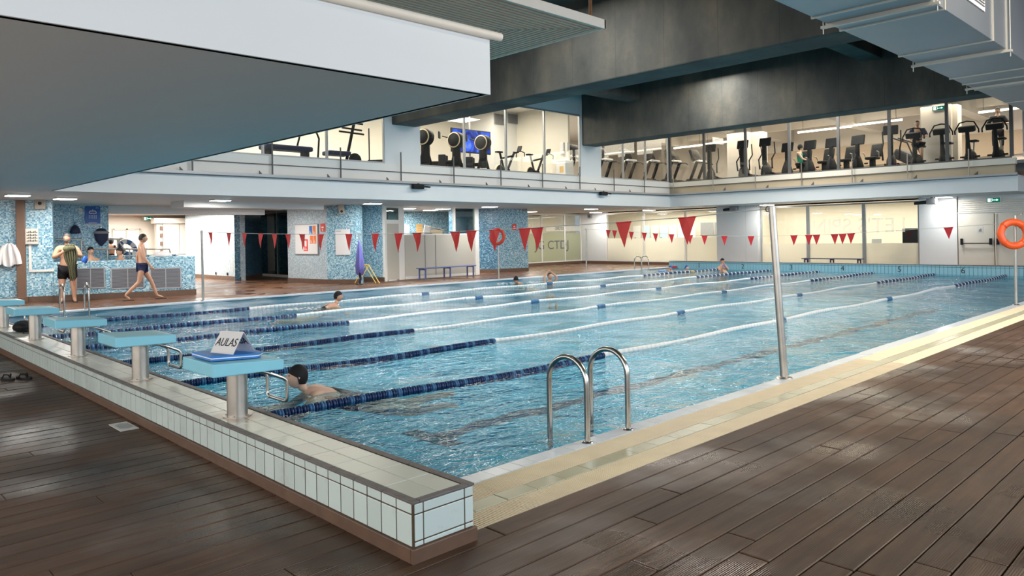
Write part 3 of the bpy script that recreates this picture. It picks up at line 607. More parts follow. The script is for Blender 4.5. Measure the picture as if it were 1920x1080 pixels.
# --- ventilation duct
du = empty('ventilation_duct', (14, 3.9, 5.5), 0, 'large grey sheet metal ventilation duct hanging at upper right', 'duct')
def rel(mb, o):
    l = o.location; mb.v = [(v[0] - l.x, v[1] - l.y, v[2] - l.z) for v in mb.v]; return mb
DZ, DY0, DY1 = 4.60, 3.2, 4.62
seams = [6.2, 8.6, 10.6, 11.1, 11.6, 14.15, 15.05, 17.1, 18.0, 18.92, 21.5, 24.0, 27.3]
for a, b_ in zip(seams[:-1], seams[1:]): rel(MB().bbox((a + 0.012, DY0, DZ), (b_ - 0.012, DY1, DZ + 2.25), 0.012), du).build('duct_section', M['duct'], du)
for i, s in enumerate(seams): rel(MB().box((s - 0.02, DY0 - 0.02, DZ - 0.02), (s + 0.02, DY1 + 0.02, DZ + 2.27)), du).build('seam', M['ductlip'], du)
for s in (11.1, 15.05, 18.5):
    v = MB(); v.box((s - 0.03, DY0 - 0.09, DZ - 0.06), (s + 0.03, DY1 + 0.09, DZ - 0.022))
    for yy in (DY0 - 0.06, DY1 + 0.06): v.tube([(s, yy, DZ - 0.14), (s, yy, 6.88)], 0.008, 6)
    rel(v, du).build('hanger', M['ductlip'], du)
for za in range(5): rel(MB().box((12.75, DY0 - 0.03, DZ + 0.42 + za * 0.045), (13.6, DY0 - 0.005, DZ + 0.44 + za * 0.045)), du).build('louvre', M['darkf'], du)
rel(MB().box((12.7, DY0 - 0.02, DZ + 0.36), (13.65, DY0 - 0.003, DZ + 0.70)), du).build('louvre_frame', M['white'], du)
# --- ribbed canopy (hung raft) above the end of the gallery
CZ = 4.2; c0 = P(1130, 53, z=CZ); CX, CY = c0.x, c0.y
ca = empty('ceiling_raft', (CX, CY, CZ), 0, 'ribbed metal ceiling raft with cream edge hung above the gallery corner', 'ceiling raft')
L1, L2 = 9.0, 4.6
v = MB(); v.box((-L1, 0, 0.03), (0, L2, 0.06)); v.build('raft_sheet', M['ribgap'], ca)
v = MB(); v.bbox((-L1, -0.03, -0.01), (0.03, 0.0, 0.11), 0.004); v.bbox((0.0, -0.03, -0.01), (0.03, L2, 0.11), 0.004); v.build('edge_trim', M['whitedge'], ca)
k = 0; t_ = 0.012
while t_ < L2 - 0.05:       # ribs run parallel to both edges and meet on the mitre
    xe = -t_
    if k < 26: MB().box((-L1, t_, 0.0), (xe - 0.03, t_ + 0.045, 0.03)).build('rib', M['rib'], ca)
    t_ += 0.075; k += 1
r2 = MB(); t_ = 0.012
while t_ < 3.2:
    r2.box((-t_ - 0.045, t_ + 0.0, 0.0), (-t_, L2, 0.03)); t_ += 0.075
r2.build('cross_rib', M['rib'], ca, stuff=True)
MB().tube([(-0.12, 0.10, 0.06), (-0.12, 0.10, 6.9 - CZ)], 0.022, 8).build('hanging_rod', M['rust'], ca)

# --- lower storey: far wall
fwall = empty('wall_far', kind='structure')
FWX = 30.0
def fy(px, yy=480): return P(px, yy, X=FWX).y
def fpiece(ya, yb, z0, z1, mat, d=0.0, nm='wall_panel'): return MB().box((FWX - d, min(ya, yb), z0), (FWX + 0.2, max(ya, yb), z1)).build(nm, mat, fwall)
fpiece(25.75, 24.0, 0, SOF, M['white']); fpiece(fy(1350), fy(1427), 0, SOF, M['white'], 0.25)
fpiece(fy(1405), fy(1405) + 0.02, 0, SOF, M['lgrey'], 0.255)
fpiece(fy(1726), fy(1797), 0, SOF, M['white'], 0.1)
fpiece(fy(1797), -7, 2.07, SOF, M['white'], 0.0); fpiece(5.4, -7, 2.6, 3.9, M['white'])
fpiece(fy(1940), -7, 0, 2.07, M['white'])
for ya, yb in ((24.0, fy(1352)), (fy(1427), fy(1726))): fpiece(ya, yb, 0, 0.13, M['skirt'], 0.02, 'baseboard')
fpiece(25.7, 24.0, 0, 0.14, M['skirt'], 0.02, 'baseboard')
glazing('y', fy(1352), 23.97, [fy(1286), fy(1208)], 0.14, 2.58, FWX, M['whitef'], M['glass'], 0.09)
glazing('y', fy(1726), fy(1427), [fy(1621), fy(1516)], 0.14, 2.58, FWX, M['alu'], M['glass'], 0.13)
# frosted film on the lower part of the panes
e = empty('window_film', kind='structure')
for a, b_ in ((fy(1352), fy(1286)), (fy(1286), fy(1208)), (fy(1208), 23.97), (fy(1726), fy(1621)), (fy(1621), fy(1516)), (fy(1516), fy(1427))):
    MB().box((FWX - 0.004, a + 0.07, 0.2), (FWX - 0.001, b_ - 0.07, 1.30 if a > 17 else 1.0)).build('frosted_film', M['frost'], e)
t_o = text("LET'S SPIN", 0.80, M['letter'], e, frame((FWX - 0.012, 11.45, 1.66), (0, -1, 0), (0, 0, 1)), mirror=True, depth=0.001, wx=1.0)
# room behind the far glazing
rm = empty('pool_side_room', kind='structure')
b = MB(); b.box((34.4, 5.0, 0), (34.5, 28, SOF)); b.box((30.2, 5.0, 0), (34.4, 5.1, SOF)); b.box((30.2, 17.2, 0), (34.4, 17.3, SOF)); b.build('room_wall', M['cream_w'], rm)
b = MB(); b.box((30.0, 5.0, SOF), (34.5, 30, SOF + .06)); b.build('room_ceiling', M['gymwhite'], rm)
b = MB(); b.box((30.2, 5.0, -0.1), (34.5, 30, 0.0)); b.build('room_floor', M['cream_w'], rm)
# exit door pair at far right
d1 = empty('door_1', kind='structure')
ya, ym, yb = fy(1797), fy(1867), fy(1938)
for a, b_, nm in ((ya, ym, 'door_leaf'), (ym, yb, 'door_leaf')):
    MB().bbox((FWX - 0.05, min(a, b_) + 0.01, 0.02), (FWX + 0.02, max(a, b_) - 0.01, 2.05), 0.006).build(nm, M['door'], d1)
MB().box((FWX - 0.07, ya - 0.0, 0), (FWX + 0.03, ya + 0.05, 2.60)).build('door_frame', M['darkf'], d1)
MB().box((FWX - 0.07, yb - 0.05, 2.05), (FWX + 0.03, ya, 2.09)).build('door_frame', M['lgrey'], d1)
for z_ in range(6): MB().box((FWX - 0.03, yb, 2.12 + z_ * 0.07), (FWX + 0.01, ya - 0.02, 2.175 + z_ * 0.07)).build('transom_slat', M['door'], d1)
v = MB(); v.tube([(FWX - 0.14, ya - 0.14, 0.98), (FWX - 0.14, ym + 0.12, 0.98)], 0.016, 8); v.build('panic_bar', M['black'], d1)
for yy in (ya - 0.14, ym + 0.12, ym - 0.10): MB().bbox((FWX - 0.16, yy - 0.035, 0.93), (FWX - 0.05, yy + 0.035, 1.15), 0.01).build('bar_bracket', M['black'], d1)
v = MB(); v.tube([(FWX - 0.09, ym, 0.05), (FWX - 0.09, ym, 2.02)], 0.013, 8); v.build('edge_bolt', M['black'], d1)
tg = MB().bbox((FWX - 0.06, ya - 0.80, 1.35), (FWX - 0.052, ya - 0.62, 1.56), 0.003).build('door_plate', M['lgrey'], d1)
v = MB(); v.box((FWX - 0.066, ya - 0.76, 1.40), (FWX - 0.061, ya - 0.66, 1.42)); v.box((FWX - 0.066, ya - 0.74, 1.43), (FWX - 0.061, ya - 0.72, 1.50)); v.box((FWX - 0.066, ya - 0.70, 1.43), (FWX - 0.061, ya - 0.68, 1.47)); v.build('door_symbol', M['ink'], d1)
# --- left side: mosaic walls
ml = empty('wall_mosaic', kind='structure')
def mw(p, q, z1, mat, th=0.2, sk=True, z0=0.0, nm='wall_panel'):
    wallbox(nm, p, q, z0, z1, th, mat, ml)
    if sk:
        d = (Vector(q) - Vector(p)).normalized(); n = Vector((d.y, -d.x)) * 0.02
        wallbox('baseboard', (p[0] + n.x - d.x * 0.0, p[1] + n.y), (q[0] + n.x + d.x * 0.0, q[1] + n.y), 0, 0.15, 0.03, M['skirt'], ml)
# far-left wall running into the raised hot tub (same line)
A0 = Vector((4.31, 22.68)); A1 = Vector((8.20, 21.48)); ad = (A1 - A0).normalized()
S0 = A0 - ad * 5.0; S1 = Vector(P(101, 565, z=0)[:2])
mw(tuple(S0), tuple(S1), SOF, M['mos'], 0.25)
bw0 = P(103, 385, z=2.64); bw1 = P(203, 387, z=2.64)
mw((bw0.x - 0.6, bw0.y), (bw1.x, bw1.y), SOF, M['mos'], 0.2, False)
mw((S1.x, S1.y + .26), (bw0.x - 0.6, bw0.y), SOF, M['mos'], 0.05, False)
# white bulkhead and bright room behind the tub
bk = empty('trim_1', kind='structure')
MB().box((bw1.x, bw1.y + 0.1, 2.42), (12.1, bw1.y + 0.4, SOF)).build('bulkhead', M['white'], bk)
p0 = P(252, 391, z=2.45)
MB().prism([(p0.x + 1.0, p0.y - 0.9), (12.3, p0.y - 0.5), (12.3, p0.y + 0.3), (p0.x + 1.0, p0.y + 0.1)], 2.47, SOF).build('dropped_soffit', M['soffit'], bk)
br = empty('changing_room', kind='structure')
MB().box((4, 34.0, 0), (13, 34.1, SOF)).build('room_wall', M['gymwhite'], br)
for a, b_ in ((212, 262),):
    p = P(a, 440, Y=33.95); q = P(b_, 440, Y=33.95)
    MB().box((p.x, 33.93, 0), (q.x, 33.99, 2.05)).build('door_leaf', M['cream_w'], br)
    for xx in (p.x, (p.x + q.x) / 2, q.x): MB().box((xx - 0.03, 33.88, 0), (xx + 0.03, 33.93, 2.1)).build('door_frame', M['panel'], br)
    MB().box((p.x, 33.88, 2.05), (q.x, 33.93, 2.12)).build('door_frame', M['panel'], br)
for a, b_, m_ in ((294, 305, 'panel'), (306, 336, 'cream_w'), (337, 349, 'gymwhite')):
    p = P(a, 440, Y=33.0); q = P(b_, 440, Y=33.0); MB().box((p.x, 33.0, 0), (q.x, 33.3, 2.3)).build('locker_panel', M[m_], br)
p = P(294, 440, Y=32.9); q = P(349, 440, Y=32.9); MB().box((p.x - 0.1, 32.85, 2.3), (q.x + 0.1, 33.3, 2.52)).build('lintel', M['gymwhite'], br)
v = MB(); p = P(303, 450, Y=32.9)
for z_ in (1.1, 1.45, 1.8, 2.1): v.bbox((p.x - 0.05, 32.88, z_ - 0.08), (p.x + 0.05, 32.95, z_ + 0.08), 0.01)
v.build('dispenser', M['skirt'], br)
# pale wall and the dark recess with the sliding glass door
mw((12.02, 32.5), (12.02, 27.1), SOF, M['mosp'], 0.2)
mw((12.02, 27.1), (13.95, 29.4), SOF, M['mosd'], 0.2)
for yy in (29.3, 28.2): MB().box((11.98, yy, 0.18), (12.01, yy + 0.06, 0.28)).build('socket', M['ink'], ml)
ga = P(487, 516, z=0.02); gb = P(541, 519.5, z=0.02)
gd = empty('door_2', kind='structure')
dv = (Vector(gb[:2]) - Vector(ga[:2]))
for t0, t1 in ((0, 0.62), (0.62, 1.0)):
    a = Vector(ga[:2]) + dv * t0; b_ = Vector(ga[:2]) + dv * t1; wallbox('pane', tuple(a), tuple(b_), 0.1, SOF - 0.04, 0.012, M['dglass'], gd)
for t0 in (0.0, 0.62, 1.0):
    a = Vector(ga[:2]) + dv * t0; b_ = a + dv.normalized() * 0.07; wallbox('door_frame', tuple(a), tuple(b_), 0.0, SOF, 0.08, M['whitef'], gd)
wallbox('door_frame', tuple(ga[:2]), tuple(gb[:2]), 0.0, 0.10, 0.10, M['whitef'], gd); wallbox('door_frame', tuple(ga[:2]), tuple(gb[:2]), SOF - 0.05, SOF, 0.10, M['alu'], gd)
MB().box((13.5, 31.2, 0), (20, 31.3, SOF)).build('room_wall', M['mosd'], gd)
# big mosaic pier
B1, B2, B3 = (12.67, 24.62), (12.98, 22.44), (13.62, 21.42)
mw((12.72, 27.0), B1, SOF, M['mos'], 0.2, False) if False else None
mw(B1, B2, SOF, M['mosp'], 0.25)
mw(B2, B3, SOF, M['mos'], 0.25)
s0 = P(676, 527, z=0); s1 = P(723, 528.5, z=0)
mw((B3[0] + 0.02, B3[1] + 0.02), (s0.x + 0.3, s0.y + 0.2), SOF, M['mos'], 0.1, False)
mw((s0.x, s0.y), (14.78, 21.66), SOF, M['mos'], 0.2)
mw((gb.x, gb.y), (B1[0] + 0.05, B1[1]), SOF, M['mosd'], 0.1, False)
# white door with fanlight and the pool office behind a low partition
d3 = empty('door_3', kind='structure')
Da, Db = Vector((14.78, 21.62)), Vector((15.72, 21.98)); dd = Db - Da
wallbox('door_leaf', tuple(Da + dd * 0.12), tuple(Da + dd * 0.86), 0.04, 2.02, 0.05, M['panel'], d3)
for t0, t1 in ((0, 0.12), (0.86, 1.22)): wallbox('door_frame', tuple(Da + dd * t0), tuple(Da + dd * t1), 0, SOF, 0.10, M['whitef'], d3)
for z0, z1 in ((2.02, 2.16), (2.58, SOF)): wallbox('door_frame', tuple(Da + dd * 0.12), tuple(Da + dd * 0.86), z0, z1, 0.10, M['whitef'], d3)
wallbox('fanlight', tuple(Da + dd * 0.12), tuple(Da + dd * 0.86), 2.16, 2.58, 0.02, M['dglass'], d3)
q_ = Da + dd * 0.80; MB().tube([(q_.x, q_.y - 0.06, 1.02), (q_.x - 0.10, q_.y - 0.10, 1.02)], 0.012, 8).build('door_handle', M['steel'], d3)
of = empty('pool_office', kind='structure')
PA, PB = (15.95, 22.06), (19.35, 22.06)
wallbox('partition', PA, PB, 0.1, 1.60, 0.08, M['panel'], of); wallbox('partition_rail', PA, PB, 0.0, 0.1, 0.10, M['whitef'], of); wallbox('partition_rail', PA, PB, 1.60, 1.64, 0.12, M['whitef'], of)
for t in (16.0 + 0.85, 17.35): MB().box((t, 22.045, 0.1), (t + 0.015, 22.06, 1.6)).build('panel_joint', M['mgrey'], of)
MB().box((19.30, 22.0, 0), (19.50, 22.14, SOF)).build('office_post', M['whitef'], of)
MB().box((17.75 + 0.5, 22.02, 1.64), (17.82 + 0.5, 22.12, SOF)).build('office_post', M['whitef'], of)
MB().box((18.34, 22.06, 1.66), (19.3, 22.075, SOF - 0.04)).build('pane', M['dglass'], of)
MB().box((15.6, 26.2, 0), (22.0, 26.3, SOF)).build('office_wall', M['mos'], of)
MB().box((16.0, 22.14, 1.46), (18.2, 22.5, 1.50)).build('office_counter', M['whitef'], of)
# second mosaic pier
C1, C2, C3 = (19.55, 25.6), (21.09, 22.50), (22.62, 22.36)
mw((19.52, 23.9), (21.0, 22.52), SOF, M['mosd'], 0.2); mw((21.0, 22.52), C3, SOF, M['mos'], 0.2); mw(C3, (22.9, 25.6), SOF, M['mos'], 0.2, False)
# glass front at the back left corner
glazing('x', 22.9, 30.0, [25.3, 26.97, 28.70], 0.14, 2.60, 25.7, M['whitef'], M['glass'], 0.09)
e = empty('window_film', kind='structure')
for a, b_ in ((25.3, 26.97), (26.97, 28.70), (28.70, 30.0)): MB().box((a + 0.05, 25.695, 0.2), (b_ - 0.05, 25.70, 1.62)).build('frosted_film', M['frostg'], e)
for a, b_, z0, z1 in ((27.3, 29.9, 1.72, 1.98),): MB().box((a, 25.69, z0), (b_, 25.70, z1)).build('sign_strip', M['letter'], e)
text('STORE', 0.22, M['ink'], e, frame((28.3, 25.685, 1.85), (1, 0, 0), (0, 0, 1)), mirror=True)
text('JG CTDJ', 0.62, M['grille'], e, frame((27.75, 25.685, 1.0), (1, 0, 0), (0, 0, 1)), wx=1.15)
text('CU', 0.35, M['letter'], e, frame((26.2, 25.685, 2.0), (1, 0, 0), (0, 0, 1)))
wallbox('baseboard', (22.9, 25.64), (30.0, 25.64), 0, 0.14, 0.05, M['skirt'], e)
r4 = empty('corridor_room', kind='structure')
b = MB(); b.box((22.9, 30.0, 0), (34.5, 30.1, SOF)); b.box((22.7, 25.8, 0), (22.8, 30, SOF)); b.build('room_wall', M['cream_w'], r4)
# --- hidden right-hand side of the hall (outside the frame): wall with its window strip
wr = empty('wall_right', kind='structure')
b = MB(); b.box((-4, -7.2, -0.1), (40, -7.0, 1.5)); b.box((-4, -7.2, 5.8), (40, -7.0, 7)); b.build('wall_panel', M['white'], wr)
b = MB(); b.box((-4.2, -7, -0.1), (-4.0, 36, 7)); b.build('wall_panel', M['white'], wr)
# --- hatch and drain in the deck
h = empty('deck_hatch', kind='structure'); b = MB()
hx0, hx1, hy0, hy1 = 9.45, 10.12, 1.93, 2.56
for a, c in (((hx0, hy0, 0.0), (hx1, hy0 + 0.014, 0.002)), ((hx0, hy1 - 0.014, 0.0), (hx1, hy1, 0.002)), ((hx0, hy0, 0), (hx0 + 0.02, hy1, 0.002)), ((hx1 - 0.02, hy0, 0), (hx1, hy1, 0.002))): b.box(a, c)
b.build('hatch_edge', M['joist'], h)
dr = tag(empty('floor_drain', (1.93, 6.63, 0.0)), 'small pale rectangular drain cover set in the dark deck beside start wall', 'drain')
v = MB(); v.bbox((-0.07, -0.16, 0.0), (0.07, 0.16, 0.006), 0.002); v.build('cover', M['lgrey'], dr)
v = MB()
for k in range(7): v.box((-0.045 + k * 0.0145, -0.11 + abs(k - 3) * 0.012, 0.0055), (-0.037 + k * 0.0145, 0.11 - abs(k - 3) * 0.012, 0.0075))
v.build('slots', M['mgrey'], dr)

# --- ceiling luminaires of the lower storey
LP = [(33, 367), (122, 373), (413, 376), (370, 397), (486, 387), (698, 382), (677, 389), (765, 391), (807, 394), (830, 392), (918, 388), (995, 397), (1108, 392), (1117, 399), (1217, 395), (1438, 386), (1770, 372)]
WHERE = ['leftmost white ceiling panel light, above the key box wall', 'ceiling panel light in front of the shower sign wall, second from left', 'bright ceiling panel light above the hot tub corner', 'ceiling panel light in front of the pale wall, left part', 'ceiling panel light in front of the dark glass door',
         'front one of the two ceiling lights above the lilac cloth', 'rear one of the two ceiling lights above the lilac cloth', 'left ceiling light over the pool office partition', 'dim middle ceiling light deep inside the pool office', 'right ceiling light over the pool office partition', 'ceiling panel light above the left lifebuoy', 'ceiling light above the left end of the glass corridor front',
         'front ceiling light before the white corner pillar', 'rear ceiling light touching the white corner pillar', 'ceiling light above the left frosted window mullion', 'ceiling light behind the top of the leaning steel pole', 'ceiling light left of the cream exit doors']
PW = [52, 30, 42, 40, 40, 42, 40, 40, 25, 40, 42, 40, 42, 32, 42, 42, 30]
for (px, py), lab, pw in zip(LP, WHERE, PW):
    p = P(px, py, z=2.63)
    if p.x > 29.2: p = Vector((29.2, p.y * 29.2 / p.x, 2.63)); pw *= 0.6
    t = empty('ceiling_light', (p.x, p.y, SOF), 0, lab, 'ceiling light', 'panel lights of the lower ceiling')
    MB().bbox((-0.24, -0.24, -0.035), (0.24, 0.24, -0.001), 0.01).build('housing', M['whitef'], t)
    MB().box((-0.21, -0.21, -0.043), (0.21, 0.21, -0.036)).build('diffuser', M['led'], t)
    area('panel_light', (p.x, p.y, SOF - 0.05), 0.42, pw, (1, 0.95, 0.88))
# room lamps (inside the rooms behind glass)
area('room_light', (32.3, 11.5, 2.6), 3, 260, (1, 0.92, 0.80), (0, 0, 0), 11); area('room_light', (32.3, 21.5, 2.6), 3, 230, (1, 0.93, 0.82), (0, 0, 0), 7)
area('room_light', (27.5, 28, 2.6), 4, 130, (1, 0.90, 0.72), (0, 0, 0), 2); area('room_light', (9.5, 31, 2.6), 4, 450, (1, 0.96, 0.88), (0, 0, 0), 3); area('room_light', (18, 24.6, 2.6), 2, 110, (1, 0.95, 0.88)); area('room_light', (15.5, 30, 2.6), 1, 10, (1, 0.95, 0.88))
area('gym_light', (10.5, 21.5, 6.6), 9, 460, (1, 0.92, 0.80), (0, 0, 0), 3); area('gym_light', (18.0, 21, 6.6), 5, 330, (1, 0.90, 0.76), (0, 0, 0), 2.5)
area('gym_light', (26.5, 22.5, 6.6), 5, 520, (1, 0.86, 0.70), (0, 0, 0), 5); area('gym_light', (32.0, 12.5, 6.0), 5, 800, (1, 0.86, 0.70), (0, 0, 0), 14)

# ================================================================== THINGS
def stub(o, *mbs): return o
# --- starting blocks
def make_block():
    r = empty('starting_block', (0, 0, PT))
    v = MB(); v.cyl((0, 0), 0.070, 0.006, 0.335, 32); v.build('post', M['steel2'], r)
    f_ = MB(); f_.cyl((0, 0), 0.098, 0.003, 0.010, 32)
    for k in range(4): a = PI / 4 + k * PI / 2; f_.cyl((0.083 * math.cos(a), 0.083 * math.sin(a)), 0.008, 0.009, 0.017, 8)
    f_.build('base_plate', M['steel2'], r)
    # wedge platform, top falling towards the pool
    x0_, x1_, h_ = -0.275, 0.225, 0.262
    bm = bmesh.new()
    co = [(x0_, -h_, .338), (x1_, -h_, .330), (x1_, h_, .330), (x0_, h_, .338), (x0_, -h_, .428), (x1_, -h_, .402), (x1_, h_, .402), (x0_, h_, .428)]
    vs_ = [bm.verts.new(c) for c in co]
    for q in ((0, 3, 2, 1), (4, 5, 6, 7), (0, 1, 5, 4), (1, 2, 6, 5), (2, 3, 7, 6), (3, 0, 4, 7)): bm.faces.new([vs_[i] for i in q])
    bmesh.ops.bevel(bm, geom=bm.edges[:], offset=0.008, segments=2, profile=0.5, affect='EDGES')
    bm.verts.index_update(); v = MB(); v.add([q.co for q in bm.verts], [[q.index for q in f.verts] for f in bm.faces]); bm.free(); v.build('platform', M['plat'], r)
    v = MB(); v.bbox((x0_ + 0.03, -h_ + .03, .4185), (x0_ + 0.44, h_ - .03, .4215), .001)
    v.v = [(a, b_, c - (a - x0_) * 0.046 + 0.0065) for a, b_, c in v.v]; v.build('grip_surface', M['platside'], r)
    # backstroke grip: bent tube loop
    def arc(pts, rr=0.035, n=4):
        out = [Vector(pts[0])]
        for a, b_, c in zip(pts[:-2], pts[1:-1], pts[2:]):
            a, b_, c = Vector(a), Vector(b_), Vector(c); u = (a - b_).normalized() * rr; w_ = (c - b_).normalized() * rr
            for k in range(n + 1):
                t = k / n; out.append(b_ + u * (1 - t) ** 2 + w_ * t ** 2)
        return out + [Vector(pts[-1])]
    g = MB(); g.tube(arc([(0.05, -0.155, .325), (0.12, -0.155, .318), (0.30, -0.155, .235), (0.30, -0.155, .075), (0.30, 0.155, .075), (0.30, 0.155, .235), (0.12, 0.155, .318), (0.05, 0.155, .325)]), 0.0125, 10); g.build('grip_handle', M['steel'], r)
    g = MB(); g.tube([(0.30, 0.10, .075), (0.30, 0.155 - .03, .075)], 0.016, 10); g.build('collar', M['steel'], r)
    return r
blk = make_block()
BY = [5.12, 7.16, 9.21, 11.25, 13.28]
labs = ['nearest light blue starting block, holding the blue float and folded card sign', 'second starting block from the right, its light blue platform bare', 'middle starting block of the five, third from the card sign',
        'fourth starting block from the card sign, black bag behind its post', 'starting block farthest left, cut by the photo edge']
blk.location = (2.232, BY[0], PT); tag(blk, labs[0], 'starting block', 'light blue starting blocks on the start wall')
for y, lb in zip(BY[1:], labs[1:]): copy_tree(blk, (2.232, y, PT), label=lb)
# kickboard and card sign on the nearest block
kb = empty('kickboard', (2.19, 5.13, 0.704), R(84), 'blue foam kickboard with white stripe lying on nearest starting block', 'kickboard')
kb.rotation_euler = (0, R(3), R(0))
def kb_outline(g=0):
    pts = []
    for k in range(9): a = -PI / 2 + PI * k / 8; pts.append((0.10 + (0.10 - g) * math.cos(a), (0.17 - g) * math.sin(a)))
    return pts + [(-0.20 + g, 0.17 - g), (-0.20 + g, -0.17 + g)]
for z0, z1, m_, nm in ((0, 0.012, 'boardb', 'foam_layer'), (0.012, 0.020, 'floatw', 'white_stripe'), (0.020, 0.032, 'boardb', 'foam_layer')):
    MB().prism(kb_outline(0 if nm == 'foam_layer' else 0.001), z0, z1).build(nm, M[m_], kb)
ts = tag(empty('tent_sign', (2.205, 5.12, 0.737), 0), 'folded white card sign reading AULAS standing on blue kickboard', 'sign')
def tri_sheet(px_, ang_):
    pass
ts.rotation_euler = (0, 0, R(22))
hx, hz, hy = 0.105, 0.145, 0.105
for sgn in (-1, 1):
    v = MB(); v.add([(sgn * hx, -hy, 0), (sgn * hx, hy, 0), (0, hy, hz), (0, -hy, hz), (sgn * (hx - .003), -hy, 0), (sgn * (hx - .003), hy, 0), (0, hy, hz - .004), (0, -hy, hz - .004)], [(0, 1, 2, 3), (4, 7, 6, 5), (0, 4, 5, 1), (0, 3, 7, 4), (1, 5, 6, 2)]); pn = v.build('card_face', M['paper'], ts)
sl = Vector((hx, 0, hz)).normalized()
text('AULAS', 0.088, M['ink'], ts, frame((-hx / 2 - 0.0022, 0, hz / 2), (0, -1, 0), (sl.x, 0, sl.z)), depth=0.0008, wx=0.72)
text('ÁGUA', 0.088, M['ink'], ts, frame((hx / 2 - 0.0052, 0, hz / 2), (0, -1, 0), (-sl.x, 0, sl.z)), depth=0.0008, wx=0.72)
# things lying on the start wall near the fourth block
bg = tag(empty('mesh_bag', (2.30, 12.35, PT)), 'black mesh bag lying on start wall between the two farthest blocks', 'bag')
v = MB(); v.sphere((0, 0, 0.07), (0.12, 0.22, 0.08)); v.v = [(a, b_, max(0.0, c) + 0.01 * math.sin(30 * a + 20 * b_) * (c > 0.02)) for a, b_, c in v.v]; v.build('sack', M['black'], bg)
v = MB(); v.tube([(0.0, -0.2, 0.05), (0.03, -0.28, 0.03), (0.0, -0.34, 0.008), (-0.05, -0.30, 0.008), (-0.02, -0.2, 0.03)], 0.006, 6); v.build('drawstring', M['dgrey'], bg)
pb = tag(empty('pull_buoy', (2.33, 11.75, PT)), 'small teal pull buoy lying beside the black bag', 'pull buoy')
v = MB(); v.lathe([(0.0, -0.10), (0.045, -0.095), (0.05, -0.03), (0.032, 0), (0.05, 0.03), (0.045, 0.095), (0, 0.10)], (0, 0, 0), 16, None, Matrix.Translation((0, 0, 0.05)) @ Matrix.Rotation(PI / 2, 4, 'X')); v.build('foam', M['teal'], pb)
v = MB(); v.tube([(0.052 * math.cos(a), 0, 0.05 + 0.035 * math.sin(a)) for a in [2 * PI * k / 12 for k in range(12)]], 0.004, 6, closed=True); v.build('strap', M['black'], pb)
# flip-flops
def flipflop(loc, rz, lab):
    r = empty('flip_flop', loc, rz, lab, 'flip-flop', 'black flip-flops beside the start wall')
    pts = [(0.135 * math.cos(a) * (1.0) , (0.048 if math.cos(a) > 0 else 0.038) * math.sin(a)) for a in [2 * PI * k / 20 for k in range(20)]]
    MB().prism(pts, 0.002, 0.022).build('sole', M['black'], r)
    v = MB()
    for s in (-1, 1): v.tube([(0.07, 0, 0.022), (0.05, s * 0.012, 0.055), (0.0, s * 0.034, 0.06), (-0.03, s * 0.040, 0.02)], [0.006, 0.009, 0.009, 0.006], 8)
    v.build('strap', M['black'], r)
flipflop((1.70, 9.95, 0), R(-75), 'left black flip-flop of the pair lying by the start wall'); flipflop((1.84, 9.86, 0), R(-70), 'right black flip-flop of the pair, nearer the start wall')

# --- lane ropes
fb = MB()
prof = [(0.012, -0.024), (0.040, -0.022), (0.045, -0.008), (0.026, -0.004), (0.026, 0.004), (0.045, 0.008), (0.040, 0.022), (0.012, 0.024)]
RX = Matrix.Rotation(PI / 2, 4, 'Y')
fl_b = MB().lathe(prof, (0, 0, 0), 12, None, RX).mesh('float', M['floatb']); fl_l = MB().lathe(prof, (0, 0, 0), 12, None, RX).mesh('float', M['floatl'])
rlab = ['nearest lane rope, running right of the nearest starting block', 'second lane rope from the right, starting between the two nearest blocks', 'third lane rope from the right pool edge', 'fourth lane rope from the right pool edge', 'second lane rope from the left pool edge', 'leftmost lane rope, closest to the hot tub side']
RY = [6.03, 8.07, 10.06, 12.07, 14.06, 16.27]
def ropey(i, x):
    return RY[i] + 0.22 * max(0, 1 - (x - 2.5) / 3.6) ** 1.5 - 0.05 * math.sin((x - 4) * PI / 8) * (x < 12) + 0.06 * math.sin((x - 12) * 0.8 + i)*(x > 12) * 0.6
